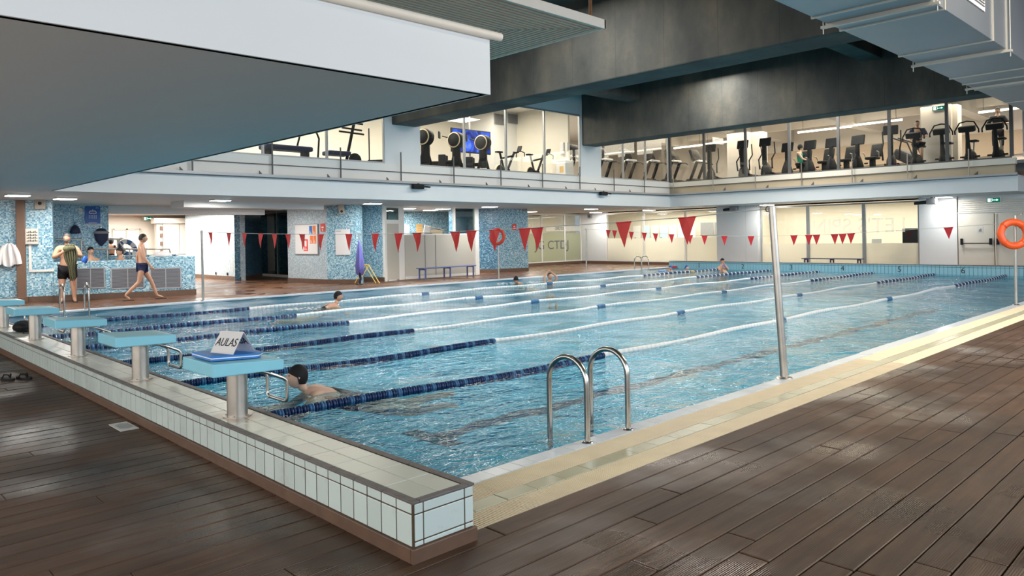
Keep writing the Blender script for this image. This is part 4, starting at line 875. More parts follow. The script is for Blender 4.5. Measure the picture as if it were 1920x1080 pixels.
for i in range(6):
    r = empty('lane_rope', (2.43, RY[i], -0.03), 0, rlab[i], 'lane rope', 'lane ropes floating across the pool')
    far = MB(); wh = MB(); nb = MB(); pts = []
    x = 2.58; k = 0
    while x < 27.85:
        y = ropey(i, x) - RY[i]; zz = 0.012 * math.sin(1.9 * x + i) ; loc = (x - 2.43, y, zz - 0.004)
        sec = 'near' if x < 7.4 else ('far' if x > 22.45 else 'white')
        if abs(x - 12.4) < 0.13 or abs(x - 17.4) < 0.13: sec = 'mark'
        if sec == 'near':  # lighter-coloured discs stand in for glints and reflections on the navy floats
            d_ = (k % 2 == 0) if k % 7 else True
            if i < 3: inst('float', fl_l if (k * 5 + i) % 7 in (0, 3) else fl_b, r, loc)
            else:
                nb.lathe([(0.012, -0.022), (0.044, -0.018), (0.044, 0.018), (0.012, 0.022)], (0, 0, 0), 8, M['floatb'] if k % 5 not in (0, 2) else M['floatl'], Matrix.Translation(loc) @ RX)
            x += 0.0575
        elif sec == 'white':
            wh.lathe([(0.02, -0.05), (0.037, -0.045), (0.037, 0.045), (0.02, 0.05)], (0, 0, 0), 8, None, Matrix.Translation(loc) @ RX); x += 0.102
        else:
            far.lathe([(0.012, -0.024), (0.052, -0.02), (0.052, 0.02), (0.012, 0.024)], (0, 0, 0), 8, (M['floatb'] if k % 5 < 3 else (M['floatl'] if k % 5 == 3 else M['floatw'])) if sec == 'far' else M['floatl'], Matrix.Translation(loc) @ RX); x += 0.056
        pts.append(loc); k += 1
    wh.build('white_floats', M['floatw'], r, stuff=True); far.build('far_blue_floats', None, r, stuff=True)
    if nb.v: nb.build('near_blue_floats', None, r, stuff=True)
    MB().tube([(0.0, pts[0][1], 0.06)] + pts[::10] + [pts[-1], (25.52, pts[-1][1], 0.03)], 0.007, 6).build('cable', M['cord'], r)

# --- pool ladders
def ladder(loc, rz, lab, top=0.61, feet=True):
    r = empty('pool_ladder', loc, rz, lab, 'pool ladder')
    rr = 0.1875                              # local +Y points into the pool
    for x in (0.0, 0.49):
        pts = [(x, 0, 0.0)] + [(x, 0, (top - rr) * q) for q in (0.3, 0.7)] + [(x, rr - rr * math.cos(a), top - rr + rr * math.sin(a)) for a in [PI * k / 14 for k in range(15)]] + [(x, 2 * rr, (top - rr) * 0.5), (x, 2 * rr, -0.3), (x, 2 * rr - 0.02, -1.2)]
        v = MB(); v.tube(pts, 0.0215, 14); rail = v.build('rail', M['steel'], r)
        v = MB(); v.lathe([(0.0, 0.012), (0.026, 0.014), (0.045, 0.006), (0.048, 0.0)], (x, 0, 0), 20); v.build('flange', M['steel'], rail)
    for z in (-0.35, -0.65, -0.95): MB().bbox((0.0, 2 * rr - 0.05, z), (0.49, 2 * rr + 0.03, z + 0.025), 0.006).build('step', M['steel'], r)
    return r
ladder((4.162, 3.535, -0.006), 0, 'steel pool ladder on the near right edge, two tall arched rails')
ladder((4.75, 19.02, 0.006), PI, 'steel pool ladder at the left edge behind starting blocks', 0.60)
ladder((26.1, 18.98, 0.006), PI, 'steel pool ladder in the far left corner of the pool', 0.56)

# --- poles
def pole(base, top, rad, lab, loops=True, name='flag_pole', cat='pole', grp=None):
    r = empty(name, base, 0, lab, cat, grp); t = Vector(top) - Vector(base)
    MB().tube([(0, 0, 0.012), tuple(t)], [rad, rad * 0.9], 14).build('tube', M['steel2'], r)
    v = MB(); v.lathe([(0.0, 0.018), (rad * 1.8, 0.014), (rad * 2.2, 0.0)], (0, 0, 0), 16); v.build('foot', M['steel2'], r)
    v = MB(); v.tube([tuple(t * 0.985 + Vector((0.0, 0.03 * math.cos(a) + 0.04, 0.03 * math.sin(a)))) for a in [2 * PI * k / 10 for k in range(10)]], 0.006, 6, closed=True); v.build('ring', M['darkf'], r)
    v = MB(); v.tube([tuple(t), tuple(t + Vector((0, 0, 0.012)))], [rad * 0.98, rad * 0.6], 12); v.build('cap', M['lgrey'], r)
    return r
pole((7.37, 3.575, -0.005), (7.33, 3.66, 1.78), 0.040, 'thick leaning steel pole on the right pool edge holding red flags')
pole((7.45, 19.02, 0.006), (7.40, 18.92, 1.78), 0.030, 'thin steel flag pole on the left pool edge near hot tub')
pole((22.5, 19.02, 0.006), (22.5, 18.98, 1.75), 0.030, 'steel flag pole on the left edge before white corner pillar')
def buoy(base, h, c, rr, tt, mat, lab, lab2, tilt):
    r = empty('lifebuoy_pole', base, 0, lab, 'pole'); MB().tube([(0, 0, 0.01), (0, 0, h)], 0.026, 12).build('tube', M['steel2'], r)
    v = MB(); v.lathe([(0, 0.016), (0.05, 0.012), (0.06, 0)], (0, 0, 0), 14); v.build('foot', M['steel2'], r)
    v = MB(); v.tube([(0, 0, h - 0.03), (0.03, -0.05, h + 0.02), (0.03, -0.11, h + 0.01), (0.02, -0.12, h + 0.05)], 0.008, 8); v.build('hook', M['steel2'], r)
    b_ = empty('lifebuoy', c, 0, lab2, 'lifebuoy'); b_.rotation_euler = (0, R(90) + tilt[0], tilt[1])
    v = MB(); n1, n2 = 40, 14
    vv = [Vector(((rr + tt * math.cos(q)) * math.cos(p), (rr + tt * math.cos(q)) * math.sin(p), tt * 0.8 * math.sin(q))) for p in [2 * PI * i / n1 for i in range(n1)] for q in [2 * PI * j / n2 for j in range(n2)]]
    ff = [(i * n2 + j, ((i + 1) % n1) * n2 + j, ((i + 1) % n1) * n2 + (j + 1) % n2, i * n2 + (j + 1) % n2) for i in range(n1) for j in range(n2)]
    v.add(vv, ff, None, True); v.build('ring', mat, b_)
    for k in range(4):
        a = PI / 4 + k * PI / 2; Mx = Matrix.Rotation(a, 4, 'Z') @ Matrix.Translation((rr, 0, 0)) @ Matrix.Rotation(PI / 2, 4, 'X')
        v = MB(); v.lathe([(tt * 1.04, -0.012), (tt * 1.06, 0), (tt * 1.04, 0.012)], (0, 0, 0), 14, None, Mx); v.build('rope_band', mat, b_)
buoy((17.25, 3.575, -0.005), 1.76, (17.12, 3.57, 1.39), 0.235, 0.068, M['orange'], 'steel post with hook at the right edge carrying orange lifebuoy', 'bright orange lifebuoy hanging on the post at far right', (R(4), R(38)))
buoy((17.75, 19.02, 0.006), 1.55, (17.68, 18.99, 1.50), 0.25, 0.060, M['buoyred'], 'thin steel post at the left edge carrying red lifebuoy', 'red-orange lifebuoy hanging on the post at the left pool edge', (R(4), R(22)))

# --- flag lines
def flags(X_, pts, centers, lab, w_=0.235, h_=0.32):
    pts = [Vector(p) for p in pts]
    def zat(y):
        for a, b_ in zip(pts[:-1], pts[1:]):
            if min(a.y, b_.y) <= y <= max(a.y, b_.y): t = (y - a.y) / (b_.y - a.y); return a.z + (b_.z - a.z) * t
        return pts[-1].z
    r = empty('flag_line', (X_, pts[0].y, pts[0].z), 0, lab, 'flag line', 'red pennant lines across the pool')
    o_ = Vector(r.location)
    MB().tube([tuple(p - o_) for p in pts], 0.0055, 6).build('cord', M['cord'], r)
    for i, y in enumerate(centers):
        z = zat(y); za, zb = zat(y + w_ / 2), zat(y - w_ / 2); tip = rnd.uniform(-0.012, 0.012); bl = rnd.uniform(-0.03, 0.03)
        v = MB(); th = 0.0012
        A = [(0, y + w_ / 2, za), (bl, y, z - 0.005), (0, y - w_ / 2, zb), (bl * 0.8, y - w_ / 4, z - h_ / 2), (bl * 0.3, y + tip, z - h_), (bl * 0.8, y + w_ / 4, z - h_ / 2)]
        v.add([(a - th + 0.0, b_ - o_.y, c - o_.z) for a, b_, c in A] + [(a + th, b_ - o_.y, c - o_.z) for a, b_, c in A], [(0, 1, 5), (1, 2, 3), (1, 3, 5), (5, 3, 4), (6, 11, 7), (7, 9, 8), (7, 11, 9), (11, 10, 9), (0, 6, 7, 1), (1, 7, 8, 2), (2, 8, 9, 3), (3, 9, 10, 4), (4, 10, 11, 5), (5, 11, 6, 0)])
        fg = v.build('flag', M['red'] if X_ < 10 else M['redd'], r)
        MB().tube([(0, y + w_ / 2 - o_.y, za - 0.004 - o_.z), (bl * 0.6, y - o_.y, z - 0.006 - o_.z), (0, y - w_ / 2 - o_.y, zb - 0.004 - o_.z)], 0.010, 6).build('hem', M['redd'], fg)
F1 = [(7.37, 18.95, 1.745), (7.37, 15.55, 1.66), (7.37, 12.97, 1.612), (7.37, 10.37, 1.592), (7.37, 8.87, 1.60), (7.37, 7.34, 1.622), (7.37, 5.61, 1.67), (7.37, 4.7, 1.70), (7.34, 3.66, 1.76)]
flags(7.37, F1, [P(q, 440, X=7.37).y for q in (394.4, 429, 458.5, 489, 514.5, 540, 566.5, 601.5, 654, 703.8, 747.3, 781.7, 853.5, 884, 928, 984, 1006.7, 1169.6, 1289)], 'near red pennant line spanning from the leaning pole to left pole')
F2 = [(22.5, 18.98, 1.73), (22.5, 17.88, 1.68), (22.5, 16.21, 1.55), (22.5, 15.03, 1.48), (22.5, 13.69, 1.41), (22.5, 11.97, 1.375), (22.5, 10.05, 1.39), (22.5, 9.01, 1.415), (22.5, 6.19, 1.55), (22.5, 3.6, 1.70)]
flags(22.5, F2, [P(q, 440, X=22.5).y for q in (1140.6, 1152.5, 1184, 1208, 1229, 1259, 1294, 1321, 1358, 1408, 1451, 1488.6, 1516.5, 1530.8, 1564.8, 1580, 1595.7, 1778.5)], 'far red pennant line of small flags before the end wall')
MB().tube([(22.5, 3.58, 0), (22.5, 3.58, 1.72)], 0.03, 10).build('flag_pole', M['steel2']); tag(bpy.data.objects['flag_pole.003'] if 'flag_pole.003' in bpy.data.objects else COL.objects[-1], 'steel pole at the far right edge beyond the frame', 'pole')

# --- benches
def bench(a, b_, dep, h, mat, lab, nleg, nrm):
    a, b_ = Vector(a), Vector(b_); L = (b_ - a).length; ang = math.atan2(b_.y - a.y, b_.x - a.x)
    r = empty('bench', (a.x, a.y, 0), ang, lab, 'bench')
    for k in range(3): MB().bbox((0, nrm * (0.0 + k * dep / 3) if nrm > 0 else -(k + 1) * dep / 3 + 0.004, h - 0.035), (L, (nrm * (k + 1) * dep / 3 - 0.008) if nrm > 0 else -k * dep / 3 - 0.004, h), 0.006).build('slat', mat, r)
    for k in range(nleg):
        x = 0.12 + (L - 0.24) * k / (nleg - 1)
        for yy in (0.05, dep - 0.05): MB().box((x - 0.022, nrm * yy - 0.022, 0.0), (x + 0.022, nrm * yy + 0.022, h - 0.036)).build('leg', mat, r)
        MB().box((x - 0.018, min(nrm * 0.05, nrm * (dep - 0.05)), h - 0.075), (x + 0.018, max(nrm * 0.05, nrm * (dep - 0.05)), h - 0.036)).build('crossbar', mat, r)
    return r
bench((16.10, 21.15), (18.85, 21.45), 0.42, 0.42, M['benchb'], 'blue slatted bench in front of the beige office partition', 3, 1)
bench((28.95, 10.95), (28.95, 13.25), 0.38, 0.43, M['benchn'], 'navy bench before the frosted windows at the far wall', 3, -1)

# --- yellow A-frame, lilac cloth on a stand
af = tag(empty('folding_stand', (13.75, 21.15, 0)), 'yellow folding A-frame standing by the blue mosaic wall', 'A-frame stand')
for yy in (-0.06, 0.16):
    for s in (-1, 1): MB().tube([(s * 0.25, yy + s * -0.25, 0.012), (0, yy, 0.62)], 0.016, 8).build('leg', M['yellow'], af)
MB().tube([(0, -0.08, 0.62), (0, 0.18, 0.62)], 0.022, 8).build('hinge_bar', M['yellow'], af)
cs = tag(empty('cloth_stand', (13.30, 20.95, 0)), 'lilac blue cloth draped over a slim pole by mosaic corner', 'draped stand')
MB().tube([(0, 0, 0.02), (0, 0, 1.72)], 0.014, 8).build('pole', M['steel2'], cs)
MB().lathe([(0, 0.03), (0.11, 0.02), (0.12, 0.0)], (0, 0, 0), 16).build('foot', M['dgrey'], cs)
v = MB(); n_ = 20; prof_ = [(1.46, 0.015), (1.35, 0.04), (1.15, 0.075), (0.9, 0.11), (0.62, 0.14), (0.45, 0.13), (0.36, 0.09)]
vv = []
for z, rr in prof_:
    for k in range(n_): a = 2 * PI * k / n_; q = rr * (1 + 0.35 * math.sin(5 * a + z * 3)); vv.append((q * math.cos(a) * 0.8, -q * math.sin(a) - (1.46 - z) * 0.06, z + 0.05 * math.sin(3 * a) * (z < 0.6)))
v.add(vv, [(i * n_ + k, i * n_ + (k + 1) % n_, (i + 1) * n_ + (k + 1) % n_, (i + 1) * n_ + k) for i in range(len(prof_) - 1) for k in range(n_)], None, True); v.build('cloth', M['purple'], cs)
v = MB(); v.tube([(0.0, 0.0, 0.4), (0.02, -0.03, 0.2), (0, 0, 0.04)], [0.05, 0.04, 0.045], 8); v.build('wrapped_base', M['navy'], cs)

# --- signs and fittings on the walls
def on_wall(name, p, q, t, z, w_, h_, mat, lab, cat, off=0.012, th=0.015):
    """flat thing on the slab face running p->q, t metres along it"""
    p, q = Vector(p), Vector(q); d = (q - p).normalized(); n = Vector((d.y, -d.x)); c = p + d * t + n * off
    e = Matrix(((d.x, 0, n.x, c.x), (d.y, 0, n.y, c.y), (0, 1, 0, z), (0, 0, 0, 1)))      # local x along wall, y up, z out of the wall
    o = bpy.data.objects.new(name, None); COL.objects.link(o); o.empty_display_size = 0.1; o.matrix_world = e
    tag(o, lab, cat)
    if mat: MB().bbox((-w_ / 2, -h_ / 2, 0), (w_ / 2, h_ / 2, th), 0.003).build('panel', mat, o)
    return o
def dist_on(p, q, px, py):
    """metres along p->q where the pixel column px meets the wall"""
    p, q = Vector(p), Vector(q); r0 = P(px, py, z=-50) ; rr = Vector((r0.x, r0.y)).normalized(); d = (q - p).normalized()
    det = rr.x * -d.y + rr.y * d.x
    s = (p.x * rr.y - p.y * rr.x) / (d.y * rr.x - d.x * rr.y) ; return s
def zon(p, q, px, py):
    s = dist_on(p, q, px, py); d = (Vector(q) - Vector(p)).normalized(); c = Vector(p) + d * s
    return P(px, py, X=c.x).z if abs(c.x) > 0.1 else P(px, py, Y=c.y).z
def wall_rect(name, p, q, xl, xr_, yt, yb, mat, lab, cat, **k):
    s0_, s1_ = dist_on(p, q, xl, (yt + yb) / 2), dist_on(p, q, xr_, (yt + yb) / 2); xm = (xl + xr_) / 2
    zt, zb = zon(p, q, xm, yt), zon(p, q, xm, yb)
    o = on_wall(name, p, q, (s0_ + s1_) / 2, (zt + zb) / 2, abs(s1_ - s0_), abs(zt - zb), mat, lab, cat, **k)
    return o, abs(s1_ - s0_), abs(zt - zb)
WL = ((S0.x, S0.y), (S1.x, S1.y)); WS = ((bw0.x - 0.6, bw0.y), (bw1.x, bw1.y)); WB = (B1, B2); WC = (B2, B3); WD = ((21.0, 22.52), C3)
lm = lambda o, a, b_, th, mat, nm: MB().box((a[0], a[1], th), (b_[0], b_[1], th + 0.003)).build(nm, mat, o)
o, w_, h_ = wall_rect('shower_sign', *WS, 158.5, 187.5, 387, 419.5, M['signb'], 'blue shower sign with white icon high on mosaic wall', 'sign')
v = MB()
iw = w_ * 0.22
v.tube([(-iw, 0.05, .02), (-iw * 1.05, 0.07, .02), (-iw * 0.8, 0.12, .02), (iw * 0.8, 0.12, .02), (iw * 1.05, 0.07, .02), (iw, 0.05, .02)], 0.014, 6, closed=True)
v.tube([(0, 0.12, .02), (0, 0.17, .02)], 0.012, 6)
for k in range(5):
    for j in range(3): v.box((-iw + iw * k / 2 - 0.010, 0.0 - j * 0.04 - 0.022, 0.016), (-iw + iw * k / 2 + 0.010, 0.0 - j * 0.04, 0.02))
v.build('shower_icon', M['paper'], o)
v = MB()
for k, (ww, yy) in enumerate(((0.22, -0.24), (0.38, -0.275), (0.38, -0.305), (0.3, -0.335))): v.box((-ww * w_ / 0.8, yy, 0.016), (ww * w_ / 0.8, yy + 0.012, 0.019))
v.box((w_ * 0.2, h_ * 0.40, .016), (w_ * 0.4, h_ * 0.43, .019)); v.build('text_lines', M['paper'], o)
o, w_, h_ = wall_rect('wall_speaker', *WL, 66, 87, 371, 393, None, 'square beige loudspeaker above the key box on far left wall', 'speaker')
MB().bbox((-w_ / 2, -h_ / 2, 0.02), (w_ / 2, h_ / 2, 0.2), 0.02).build('cabinet', M['beige'], o); MB().lathe([(0, .006), (0.03, .006), (0.045, 0.0)], (0, 0, 0.2), 16).build('cone', M['dgrey'], o); MB().box((-0.04, h_ / 2 - 0.02, 0), (0.04, h_ / 2 + 0.06, 0.08)).build('bracket', M['dgrey'], o)
o, w_, h_ = wall_rect('key_box', *WL, 46, 73, 428.5, 458, M['lgrey'], 'white key cabinet with rows of dark keys on mosaic wall', 'key cabinet', th=0.10)
MB().bbox((-w_ / 2 + .04, -h_ / 2 + .03, 0.10), (w_ / 2 - 0.02, h_ / 2 - .02, 0.112), .003).build('door', M['cream_w'], o)
v = MB()
for r_ in range(4):
    for k in range(7): v.box((-w_ * 0.30 + k * w_ * 0.11, h_ * 0.28 - r_ * h_ * 0.18 - 0.03, 0.112), (-w_ * 0.30 + k * w_ * 0.11 + 0.022, h_ * 0.28 - r_ * h_ * 0.18 + 0.012 * (k % 3), 0.118))
v.build('keys', M['ink'], o, stuff=True)
# white conduit from the key box along the wall
o = on_wall('cable_conduit', *WL, dist_on(*WL, 57, 480), 1.1, 0, 0, None, 'white cable conduit bending from key box down to the tub', 'conduit')
zc = zon(*WL, 57, 508) - 1.1
v = MB(); v.box((-0.03, zc, 0), (0.03, zon(*WL, 57, 458) - 1.1, 0.03)); v.build('vertical_run', M['whitef'], o)
v = MB(); v.box((-0.03, zc - 0.03, 0), (dist_on(*WL, 101, 508) - dist_on(*WL, 57, 508), zc + 0.03, 0.03)); v.build('horizontal_run', M['whitef'], o)
# brown post on the far left wall
s_ = dist_on(*WL, 40.5, 470); o = on_wall('pipe_casing', *WL, s_, 0, 0, 0, None, 'tall brown boxed pipe casing running up the left mosaic wall', 'pipe casing')
MB().bbox((-0.10, 0.0, 0.0), (0.10, SOF - 0.01, 0.12), 0.01).build('casing', M['brownpost'], o); MB().bbox((-0.14, 0.0, 0.0), (0.14, 0.16, 0.14), 0.01).build('foot_box', M['skirt'], o)
# bathrobe on hook
s_ = dist_on(*WL, 18, 480); zt = zon(*WL, 18, 456); zb = zon(*WL, 18, 498)
o = on_wall('bathrobe', *WL, s_, zt, 0, 0, None, 'white bathrobe hanging on a hook on far left mosaic wall', 'bathrobe')
v = MB(); n_ = 24; hh = zt - zb; prof_ = [(0.0, 0.10), (-0.08, 0.22), (-0.22, 0.33), (-0.45, 0.38), (-0.72, 0.41), (-0.98, 0.40), (-1.0, 0.36)]
vv = []
for z, rr in prof_:
    for k in range(n_): a = PI * k / (n_ - 1); vv.append((-rr * math.cos(a) * 0.60, z * hh * (1 + 0.06 * math.cos(4 * a)), 0.03 + (0.12 + 0.045 * math.sin(9 * a + z * 2)) * math.sin(a) * min(1, rr * 3)))
v.add(vv, [(i * n_ + k, (i + 1) * n_ + k, (i + 1) * n_ + k + 1, i * n_ + k + 1) for i in range(len(prof_) - 1) for k in range(n_ - 1)], None, True); v.build('robe_body', M['towel'], o)
for s in (-1, 1): v = MB(); v.tube([(s * 0.11, -0.12 * hh, 0.09), (s * 0.19, -0.5 * hh, 0.14), (s * 0.22, -0.93 * hh, 0.11)], [0.05, 0.065, 0.07], 10); v.build('sleeve', M['towel'], o)
MB().tube([(0, 0.03, 0), (0, 0.03, 0.12), (0, 0.09, 0.14)], 0.012, 6).build('hook', M['steel'], o)
# caps on hooks on the back wall
for (px, py, wpx, lab, mat) in ((138, 432, 15, 'navy cloth cap hanging on the mosaic wall behind standing man', 'navy'),):
    s_ = dist_on(*WS, px, py); z = zon(*WS, px, py); o = on_wall('knitted_beanie', *WS, s_, z, 0, 0, None, lab, 'cap')
    v = MB(); v.lathe([(0.02, 0.22), (0.09, 0.18), (0.17, 0.06), (0.21, -0.08), (0.17, -0.13), (0, -0.14)], (0, 0, 0), 16, None, Matrix.Translation((0, 0, 0.12)) @ Matrix.Rotation(-PI / 2, 4, 'X') @ Matrix.Diagonal((.72, 0.5, .72, 1))); v.build('cloth', M[mat], o); MB().tube([(0, 0.16, 0), (0, 0.22, 0.1), (0, 0.27, 0.12)], 0.014, 6).build('hook', M['steel'], o)
s_ = dist_on(*WS, 150, 396); o = on_wall('wall_switch', *WS, s_, zon(*WS, 150, 396), 0.10, 0.16, M['paper'], 'small white switch plate left of the blue shower sign', 'switch', th=0.02); MB().box((-0.03, -0.04, .02), (0.03, .04, .028)).build('rocker', M['lgrey'], o)
# whiteboard and notices on the big pier
o, w_, h_ = wall_rect('notice_board', *WB, 555, 597, 421, 476, None, 'white notice board with blue and orange notices on mosaic pier', 'notice board')
MB().bbox((-w_ / 2, -h_ / 2, 0), (w_ / 2, h_ / 2, 0.02), .003).build('board', M['paper'], o)
v = MB(); v.box((-w_ / 2, -h_ / 2 - .02, 0), (w_ / 2 + .02, -h_ / 2, .035)); v.box((w_ / 2, -h_ / 2, 0), (w_ / 2 + .03, h_ / 2, .035)); v.box((-w_ / 2, h_ / 2, 0), (w_ / 2 + .03, h_ / 2 + .015, .035)); v.build('board_frame', M['mgrey'], o)
for (a, b_, c, d_, m_, nm) in ((0.14, 0.27, 0.16, 0.45, 'bluep', 'notice'), (0.29, 0.42, 0.16, 0.45, 'orangep', 'notice'), (0.17, 0.30, -0.15, 0.12, 'orangep', 'notice'), (0.32, 0.44, -0.15, 0.12, 'orangep', 'notice'), (-0.12, 0.07, -0.40, 0.0, 'red', 'poster')):
    q = MB().box((a * w_, c * h_, .021), (b_ * w_, d_ * h_, .025)).build(nm, M[m_], o)
    v = MB()
    if nm == 'poster': v.box(((a + .05) * w_, -0.25 * h_, .025), ((b_ - .05) * w_, -0.05 * h_, .028))
    for k in range(3): v.box(((a + .02) * w_, (c + 0.03 + k * 0.035) * h_, .025), ((b_ - .03 - k * .02) * w_, (c + 0.045 + k * 0.035) * h_, .0275))
    v.build('print', M['paper'], q)
o, w_, h_ = wall_rect('fire_notice', *WB, 602, 610, 419, 434, M['redsign'], 'small red notice right of the white notice board', 'sign'); v = MB(); v.box((-w_ * .25, -.02, .016), (w_ * .25, .03, .018)); v.box((-w_ * .1, -.12, .016), (w_ * .1, -.06, .018)); v.build('print', M['paper'], o)
o, w_, h_ = wall_rect('wall_sheet', *WC, 629.5, 657, 430, 478, M['paper'], 'blank white sheet board on the bright mosaic face', 'board'); v = MB(); v.box((-w_ * .45, h_ * .42, .016), (-w_ * .1, h_ * .44, .018)); v.build('print', M['mgrey'], o)
def speaker(p, q, px, py, sz, lab, rot=0.5):
    o = on_wall('loudspeaker', p, q, dist_on(p, q, px, py), zon(p, q, px, py), 0, 0, None, lab, 'speaker', off=0.0)
    Mx = Matrix.Translation((0, 0, 0.16)) @ Matrix.Rotation(R(14), 4, 'X') @ Matrix.Rotation(rot, 4, 'Y')
    MB().bbox((-sz * 0.3, -sz / 2, -0.09), (sz * 0.3, sz / 2, 0.10), .015, None, Mx).build('cabinet', M['beige'], o)
    MB().lathe([(0, .008), (0.025, .008), (0.045, 0)], (0, -sz * 0.2, 0.102), 14, None, Mx).build('cone', M['dgrey'], o); MB().box((-.03, -.03, 0), (.03, .03, .10)).build('bracket', M['dgrey'], o)
speaker(*WC, 644, 392, 0.33, 'beige loudspeaker tilted on the bright mosaic pier'); speaker(*WD, 979, 390, 0.26, 'beige loudspeaker at the top right of second mosaic pier')
o, w_, h_ = wall_rect('fire_sign', *WD, 960, 967.5, 420, 431.5, M['redsign'], 'small red fire sign on the second mosaic pier', 'sign'); v = MB(); v.box((-w_ * .3, -.06, .016), (w_ * .3, -.03, .018)); v.box((-w_ * .25, 0, .016), (w_ * .2, .05, .018)); v.box((-w_ / 2, -h_ / 2 - .04, 0), (w_ / 2, -h_ / 2 - .015, .018)); v.build('print', M['paper'], o)
o, w_, h_ = wall_rect('corner_speaker', (30.0, 25.7), (30.0, 24.0), 1103, 1112, 402, 409, None, 'small grey box speaker high on the white corner pillar', 'speaker'); MB().bbox((-.12, -.1, 0), (.12, .1, .12), .01).build('cabinet', M['mgrey'], o); MB().lathe([(0, .006), (.04, .006), (.05, 0)], (0, 0, .12), 12).build('cone', M['dgrey'], o)
def camera_box(px, py, X_, lab, s=1):
    p = P(px, py, X=X_); o = tag(empty('ceiling_projector', tuple(p)), lab, 'projector')
    MB().bbox((-0.12, -0.26, -0.10), (0.14, 0.05, 0.10), .02).build('housing', M['mgrey'], o); MB().tube([(-0.02, 0.05, -0.02), (-0.05, 0.38 * s, -0.05)], [.07, .055], 10).build('lens_barrel', M['dgrey'], o)
    MB().box((-0.03, -0.15, 0.10), (0.03, -0.07, SOF - p.z - 0.001)).build('bracket', M['mgrey'], o)
camera_box(1372, 391, 29.6, 'dark projector under the far ceiling left of the white pillar'); camera_box(1741, 378, 29.2, 'grey camera unit under the far ceiling right of the windows', 1.2)
# exit signs
def exit_sign(loc, rz, lab, w_=0.42):
    o = empty('exit_sign', loc, rz, lab, 'exit sign'); MB().bbox((-0.03, -w_ / 2, -0.09), (0.03, w_ / 2, 0.09), .005).build('housing', M['whitef'], o); MB().box((-0.034, -w_ / 2 + .01, -0.08), (-0.0305, w_ / 2 - .01, 0.08)).build('green_panel', M['exitg'], o)
    v = MB(); v.box((-.037, .08, -.06), (-.0345, .17, .06)); v.box((-.037, -.09, -.012), (-.0345, .03, .012)); v.add([(-.036, -.15, 0), (-.036, -.09, .04), (-.036, -.09, -.04)], [(0, 1, 2)]); v.sphere((-.036, .04, .045), (.002, .015, .015)); v.tube([(-.036, .045, .02), (-.036, .03, -.01), (-.036, .055, -.05)], .008, 5); v.build('running_man', M['exitw'], o)
p = P(1863, 374, X=29.5); exit_sign((29.5, p.y, p.z - 0.02), 0, 'green exit sign above the cream exit doors at far right')
p = P(1760, 203, X=29.85); exit_sign((29.85, p.y, p.z), 0, 'green exit sign on the white gym pillar upstairs')
p = P(277.5, 410, Y=33.8); exit_sign((p.x, 33.8, p.z), PI / 2 * 1, 'green exit sign in the bright room behind the tub')
# dark cylindrical floodlights under the left gallery lip
for q, lab in ((786, 'black floodlight under left gallery lip, left of centre'), (1133, 'black floodlight under left gallery lip near hall corner'), ):
    p = P(q, 349 if q < 1000 else 362, Y=FY - 0.14); o = tag(empty('gallery_floodlight', tuple(p)), lab, 'floodlight')
    MB().bbox((-0.26, -0.07, -0.09), (0.16, 0.07, 0.05), .03).build('housing', M['black'], o); MB().tube([(0.12, 0, 0.0), (0.42, 0.0, -0.02)], .025, 8).build('arm', M['dgrey'], o); MB().box((-.03, 0.03, .05), (.03, .14, .09)).build('bracket', M['dgrey'], o)

# ================================================================== PEOPLE
def eval_mesh(o):
    bpy.context.view_layer.update()
    return bpy.data.meshes.new_from_object(o.evaluated_get(bpy.context.evaluated_depsgraph_get()))
def skin_mesh(nodes, links, sub=1):
    """nodes: name -> (x, y, z, radius); grows one continuous tapered surface over the joints"""
    ks = list(nodes); me = bpy.data.meshes.new('s'); me.from_pydata([nodes[k][:3] for k in ks], [(ks.index(a), ks.index(b)) for a, b in links], [])
    o = bpy.data.objects.new('s', me); COL.objects.link(o)
    m = o.modifiers.new('k', 'SKIN'); m.use_smooth_shade = True
    for i, k in enumerate(ks):
        r_ = nodes[k][3]; me.skin_vertices[0].data[i].radius = (r_, r_) if not isinstance(r_, tuple) else r_
        me.skin_vertices[0].data[i].use_root = (i == 0)
    if sub: q = o.modifiers.new('q', 'SUBSURF'); q.levels = sub; q.render_levels = sub
    out = eval_mesh(o); bpy.data.objects.remove(o); bpy.data.meshes.remove(me)
    for p_ in out.polygons: p_.use_smooth = True
    return out
